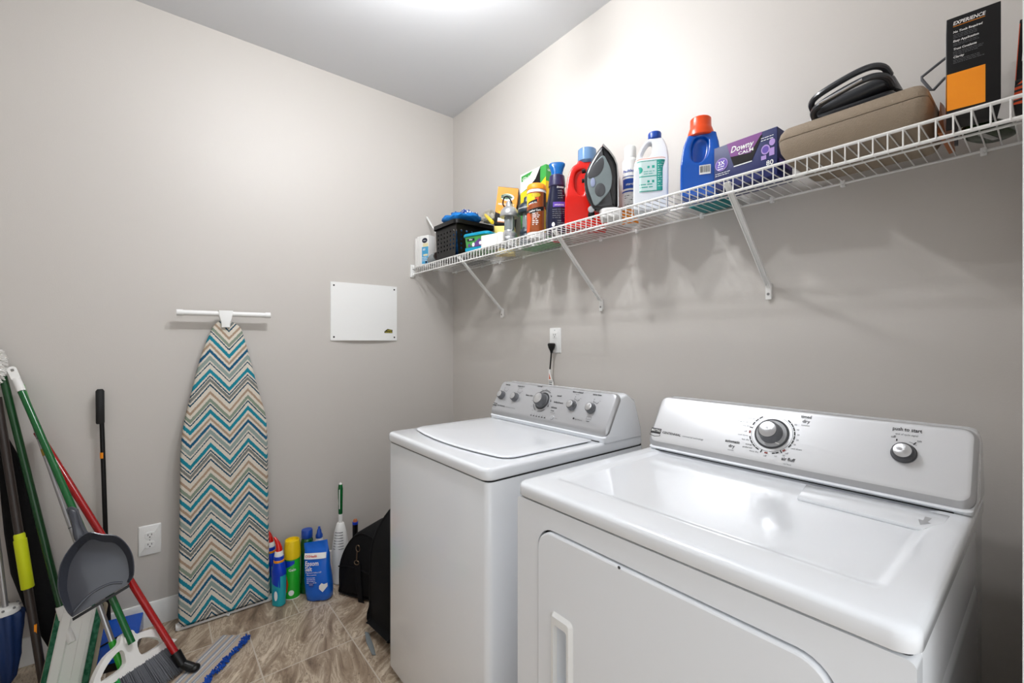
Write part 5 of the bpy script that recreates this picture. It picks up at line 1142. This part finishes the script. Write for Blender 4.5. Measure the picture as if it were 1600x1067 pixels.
# red pole flat mop with striped pad
rm = thing('dust_mop', 'red pole mop with black joint and striped pad with blue fringe on the floor', 'mop', (.47, -1.45, 0))
a, c = V3((.035, -1.962, .935)), V3((.452, -1.533, .085)); pole(rm, a, c, .0122, REDTUBE)
m = M(); dd = (c - a).normalized(); m.tube([c - dd * .004, c + dd * .05], [.0185, .0165], 16); m.tube([c + dd * .045, V3((.485, -1.488, .030)), V3((.492, -1.476, .024))], [.014, .017, .015], 14); m.ball((.492, -1.476, .026), (.020, .020, .013), 14); m.build('swivel_joint', BLACK, rm)
def stripe_mat():
    m = mat('grey_beige_striped_pad', (178, 166, 154), .9, bump=(420, .8)); nt = m.node_tree; N = lambda t: nt.nodes.new(t)
    tc = N('ShaderNodeTexCoord'); sp = N('ShaderNodeSeparateXYZ'); nz = N('ShaderNodeTexNoise'); nz.inputs['Scale'].default_value = 150
    a = N('ShaderNodeMath'); a.operation = 'MULTIPLY_ADD'; a.inputs[1].default_value = 1 / .125; a.inputs[2].default_value = .5
    b_ = N('ShaderNodeMath'); b_.operation = 'MULTIPLY_ADD'; b_.inputs[1].default_value = .035
    r = N('ShaderNodeValToRGB'); r.color_ramp.interpolation = 'CONSTANT'; e = r.color_ramp.elements
    nt.links.new(tc.outputs['Object'], sp.inputs[0]); nt.links.new(tc.outputs['Object'], nz.inputs['Vector']); nt.links.new(sp.outputs[0], a.inputs[0]); nt.links.new(nz.outputs['Fac'], b_.inputs[0]); nt.links.new(a.outputs[0], b_.inputs[2]); nt.links.new(b_.outputs[0], r.inputs[0])
    BG, GYB, WH = rgb(186, 170, 154), rgb(142, 150, 162), rgb(204, 202, 198); e[0].color = BG; e[1].position = .14; e[1].color = GYB
    for p_, c_ in ((.20, WH), (.26, GYB), (.30, BG), (.42, GYB), (.50, WH), (.54, BG), (.64, GYB), (.70, WH), (.73, GYB), (.76, BG)): k = e.new(p_); k.color = c_
    nt.links.new(r.outputs[0], nt.nodes['Principled BSDF'].inputs['Base Color']); return m
ang = math.atan2(-.65, .76)                          # long axis of the pad
PC = V3((.482, -1.444, 0))
pd_ = M(); P_ = [(-.062, -.200), (.062, -.200), (.062, .165), (.056, .185), (-.052, .185), (-.062, .165)]
pd_.slab(P_, .002, .014, .005)
po = pd_.build('striped_pad', stripe_mat(), rm, world=False, smooth=50)
po.matrix_local = ROOTM[rm.name].inverted() @ Matrix.Translation(PC) @ Matrix.Rotation(ang + PI / 2, 4, 'Z'); ROOTM[po.name] = Matrix.Translation(PC) @ Matrix.Rotation(ang + PI / 2, 4, 'Z')
m = M(); rnd = random.Random(9); T = Matrix.Translation(PC) @ Matrix.Rotation(ang + PI / 2, 4, 'Z')
sgn = 1 if (T @ V3((1, 0, 0)) - PC).y > 0 else -1
fx = .062 * sgn
for k in range(260):
    y = rnd.uniform(-.20, .180); x = fx + sgn * rnd.uniform(-.004, .008); aa = rnd.uniform(-.5, 2.6); L2 = rnd.uniform(.008, .016)
    p = V3((x, y, .010)); q_ = p + V3((sgn * math.cos(aa) * L2, rnd.uniform(-.5, .5) * L2, math.sin(aa) * L2 * .9)); q_.z = max(q_.z, .003)
    m.tube([T @ p, T @ q_], [.0035, .0028], 5)
fb = m.build('blue_fringe', mat('royal_blue_chenille', (14, 72, 165), .9), rm); fb['kind'] = 'stuff'
# black stick
bs = thing('black_rod', 'thin black rod with a rubber grip and an orange band standing against the wall', 'rod', (.030, -1.76, 0))
pole(bs, (.036, -1.772, .955), (.040, -1.748, .0), .0082, BLACK); M().tube([(.034, -1.777, .948), (.034, -1.777, .952), (.034, -1.778, 1.088), (.034, -1.778, 1.096)], [.012, .0142, .0142, .009], 16).build('grip', mat('black_rubber', (24, 24, 25), .7), bs)
M().tube([(.0363, -1.7755 + .006, .80), (.0362, -1.7757 + .006, .825)], .0088, 14).build('orange_band', ORB, bs)
# dark brown pole with yellow grip
yp = thing('sleeved_pole', 'dark brown pole with a bright yellow green foam grip leaning at far left', 'pole', (.22, -1.92, 0))
a, c = V3((.052, -2.066, 1.085)), V3((.222, -1.919, .003)); pole(yp, a, c, .0128, BROWN); YG = mat('chartreuse_foam', (205, 215, 10), .6)
M().tube([a.lerp(c, t) for t in (.475, .48, .495, .4955, .66, .663)], [.014, .0158, .0158, .0182, .0182, .016], 20).build('foam_grip', YG, yp)
m = M(); q_ = a.lerp(c, .80); m.b2((q_.x + .008, q_.y + .001, q_.z - .018), (q_.x + .0138, q_.y + .008, q_.z + .018)); m.build('orange_mark', ORB, yp)
# black sleeve
bb = thing('fabric_sleeve', 'long black fabric sleeve leaning on the wall behind the yellow grip pole', 'sleeve', (.06, -1.95, 0))
m = M(); rg = []
for x, y, z, rw in ((.040, -2.062, .96, .010), (.045, -2.040, .86, .026), (.050, -2.020, .70, .038), (.055, -1.998, .56, .050), (.062, -1.972, .40, .058), (.070, -1.938, .24, .050), (.078, -1.912, .12, .030), (.084, -1.895, .03, .012), (.085, -1.893, .003, .010)):
    rg.append([(x + .45 * rw * math.cos(t), y + rw * math.sin(t) * 1.0, z) for t in [2 * PI * k / 20 for k in range(20)]])
m.loft(rg); m.build('sleeve', FABBLK, bb, smooth=60)
# blue umbrella
um = thing('umbrella', 'folded navy blue umbrella with a silver shaft at the far left', 'umbrella', (.12, -2.03, 0)); NVB = mat('navy_umbrella_fabric', (14, 44, 92), .6)
ux, uy = .135, -2.030
pole(um, (ux, uy, .30), (ux - .045, uy - .060, .93), .0085, ALU, 'shaft')
m = M(); rg = []
for z, r_ in ((.015, .012), (.04, .026), (.12, .038), (.22, .043), (.275, .045), (.285, .040)):
    rg.append([(ux + r_ * (1 + .14 * math.cos(8 * t + z * 14)) * math.cos(t), uy + r_ * (1 + .14 * math.cos(8 * t + z * 14)) * math.sin(t), z) for t in [2 * PI * k / 64 for k in range(64)]])
m.loft(rg); m.build('canopy', NVB, um, smooth=60)
m = M(); m.lathe([(.036, .283), (.039, .286), (.038, .302), (.030, .306), (.014, .308)], (ux, uy, 0), 24); m.build('rib_ends', PAPERW, um)
for k in range(8):
    t = 2 * PI * k / 8; M().ball((ux + .037 * math.cos(t), uy + .037 * math.sin(t), .306), .0045, 8).build('rib_tip', STEEL, um)
M().tube([(ux, uy, .0), (ux, uy, .03)], [.005, .008], 10).build('ferrule', STEEL, um)
m = M(); hx, hy = ux - .045, uy - .060; m.tube(spline([(hx, hy, .92), (hx - .004, hy - .003, 1.00), (hx - .006, hy - .010, 1.04), (hx - .006, hy - .04, 1.072), (hx - .006, hy - .075, 1.05), (hx - .006, hy - .08, 1.015)], 5, False), .011, 12); m.build('hook_handle', BLACK, um)
# fluffy duster
du = thing('fluffy_duster', 'white fluffy microfibre duster head on a black stick at the left edge', 'duster', (.07, -2.10, 0)); WF = mat('white_microfibre', (236, 234, 230), .9)
pole(du, (.030, -2.105, 1.335), (.085, -2.140, .0), .008, BLACK, 'stick'); m = M(); rnd = random.Random(11); cc = V3((.056, -2.090, 1.200)); m.ball(cc, (.036, .040, .080), 14)
for k in range(900):
    th, ph = rnd.uniform(0, 2 * PI), math.asin(rnd.uniform(-1, 1)); dd = V3((math.cos(th) * math.cos(ph), math.sin(th) * math.cos(ph), math.sin(ph))); p = cc + V3((dd.x * .034, dd.y * .038, dd.z * .078)); q_ = p + V3((dd.x, dd.y, dd.z * .6 - .4)).normalized() * rnd.uniform(.010, .020)
    if q_.x < .004: q_.x = .004
    m.tube([p, q_], [.0026, .0010], 4)
fh = m.build('fluffy_head', WF, du); 
# blue caddy / pan behind
bp_ = thing('blue_tray', 'bright blue plastic tray with a black base on the floor behind the broom', 'tray', (.16, -1.70, 0))
m = M(); T = Matrix.Translation((.160, -1.725, 0)) @ Matrix.Rotation(math.radians(-8), 4, 'Z')
m.rbox((-.10, -.075, 0), (.11, .075, .035), .012, .003, T); m.build('base', BLACK, bp_)
m = M(); pf = [(-.10, .035), (.115, .035), (.115, .050), (.02, .072), (-.10, .105)]; m.slab(pf, -.078, .078, .004, T @ Matrix(((1, 0, 0, 0), (0, 0, -1, 0), (0, 1, 0, 0), (0, 0, 0, 1)))); m.build('shell', BLUE, bp_, smooth=40)
m = M(); m.tube([tuple(T @ V3(p)) for p in ((.117, -.06, .05), (.05, -.06, .069), (.0, .02, .080), (.05, .07, .069), (.117, .07, .05))], .003, 8); m.build('black_trim', BLACK, bp_)
gt2 = thing('green_tray', 'low green and beige plastic tray on the floor in front of the blue tray', 'tray', (.36, -1.80, 0))
m = M(); T = Matrix.Translation((.405, -1.800, 0)) @ Matrix.Rotation(math.radians(-18), 4, 'Z'); m.rbox((-.075, -.12, 0), (.075, .085, .012), .01, .003, T); m.build('rim', TANP, gt2); m = M(); m.rbox((-.066, -.11, .011), (.066, .076, .020), .01, .003, T); m.build('tray', LIME, gt2)
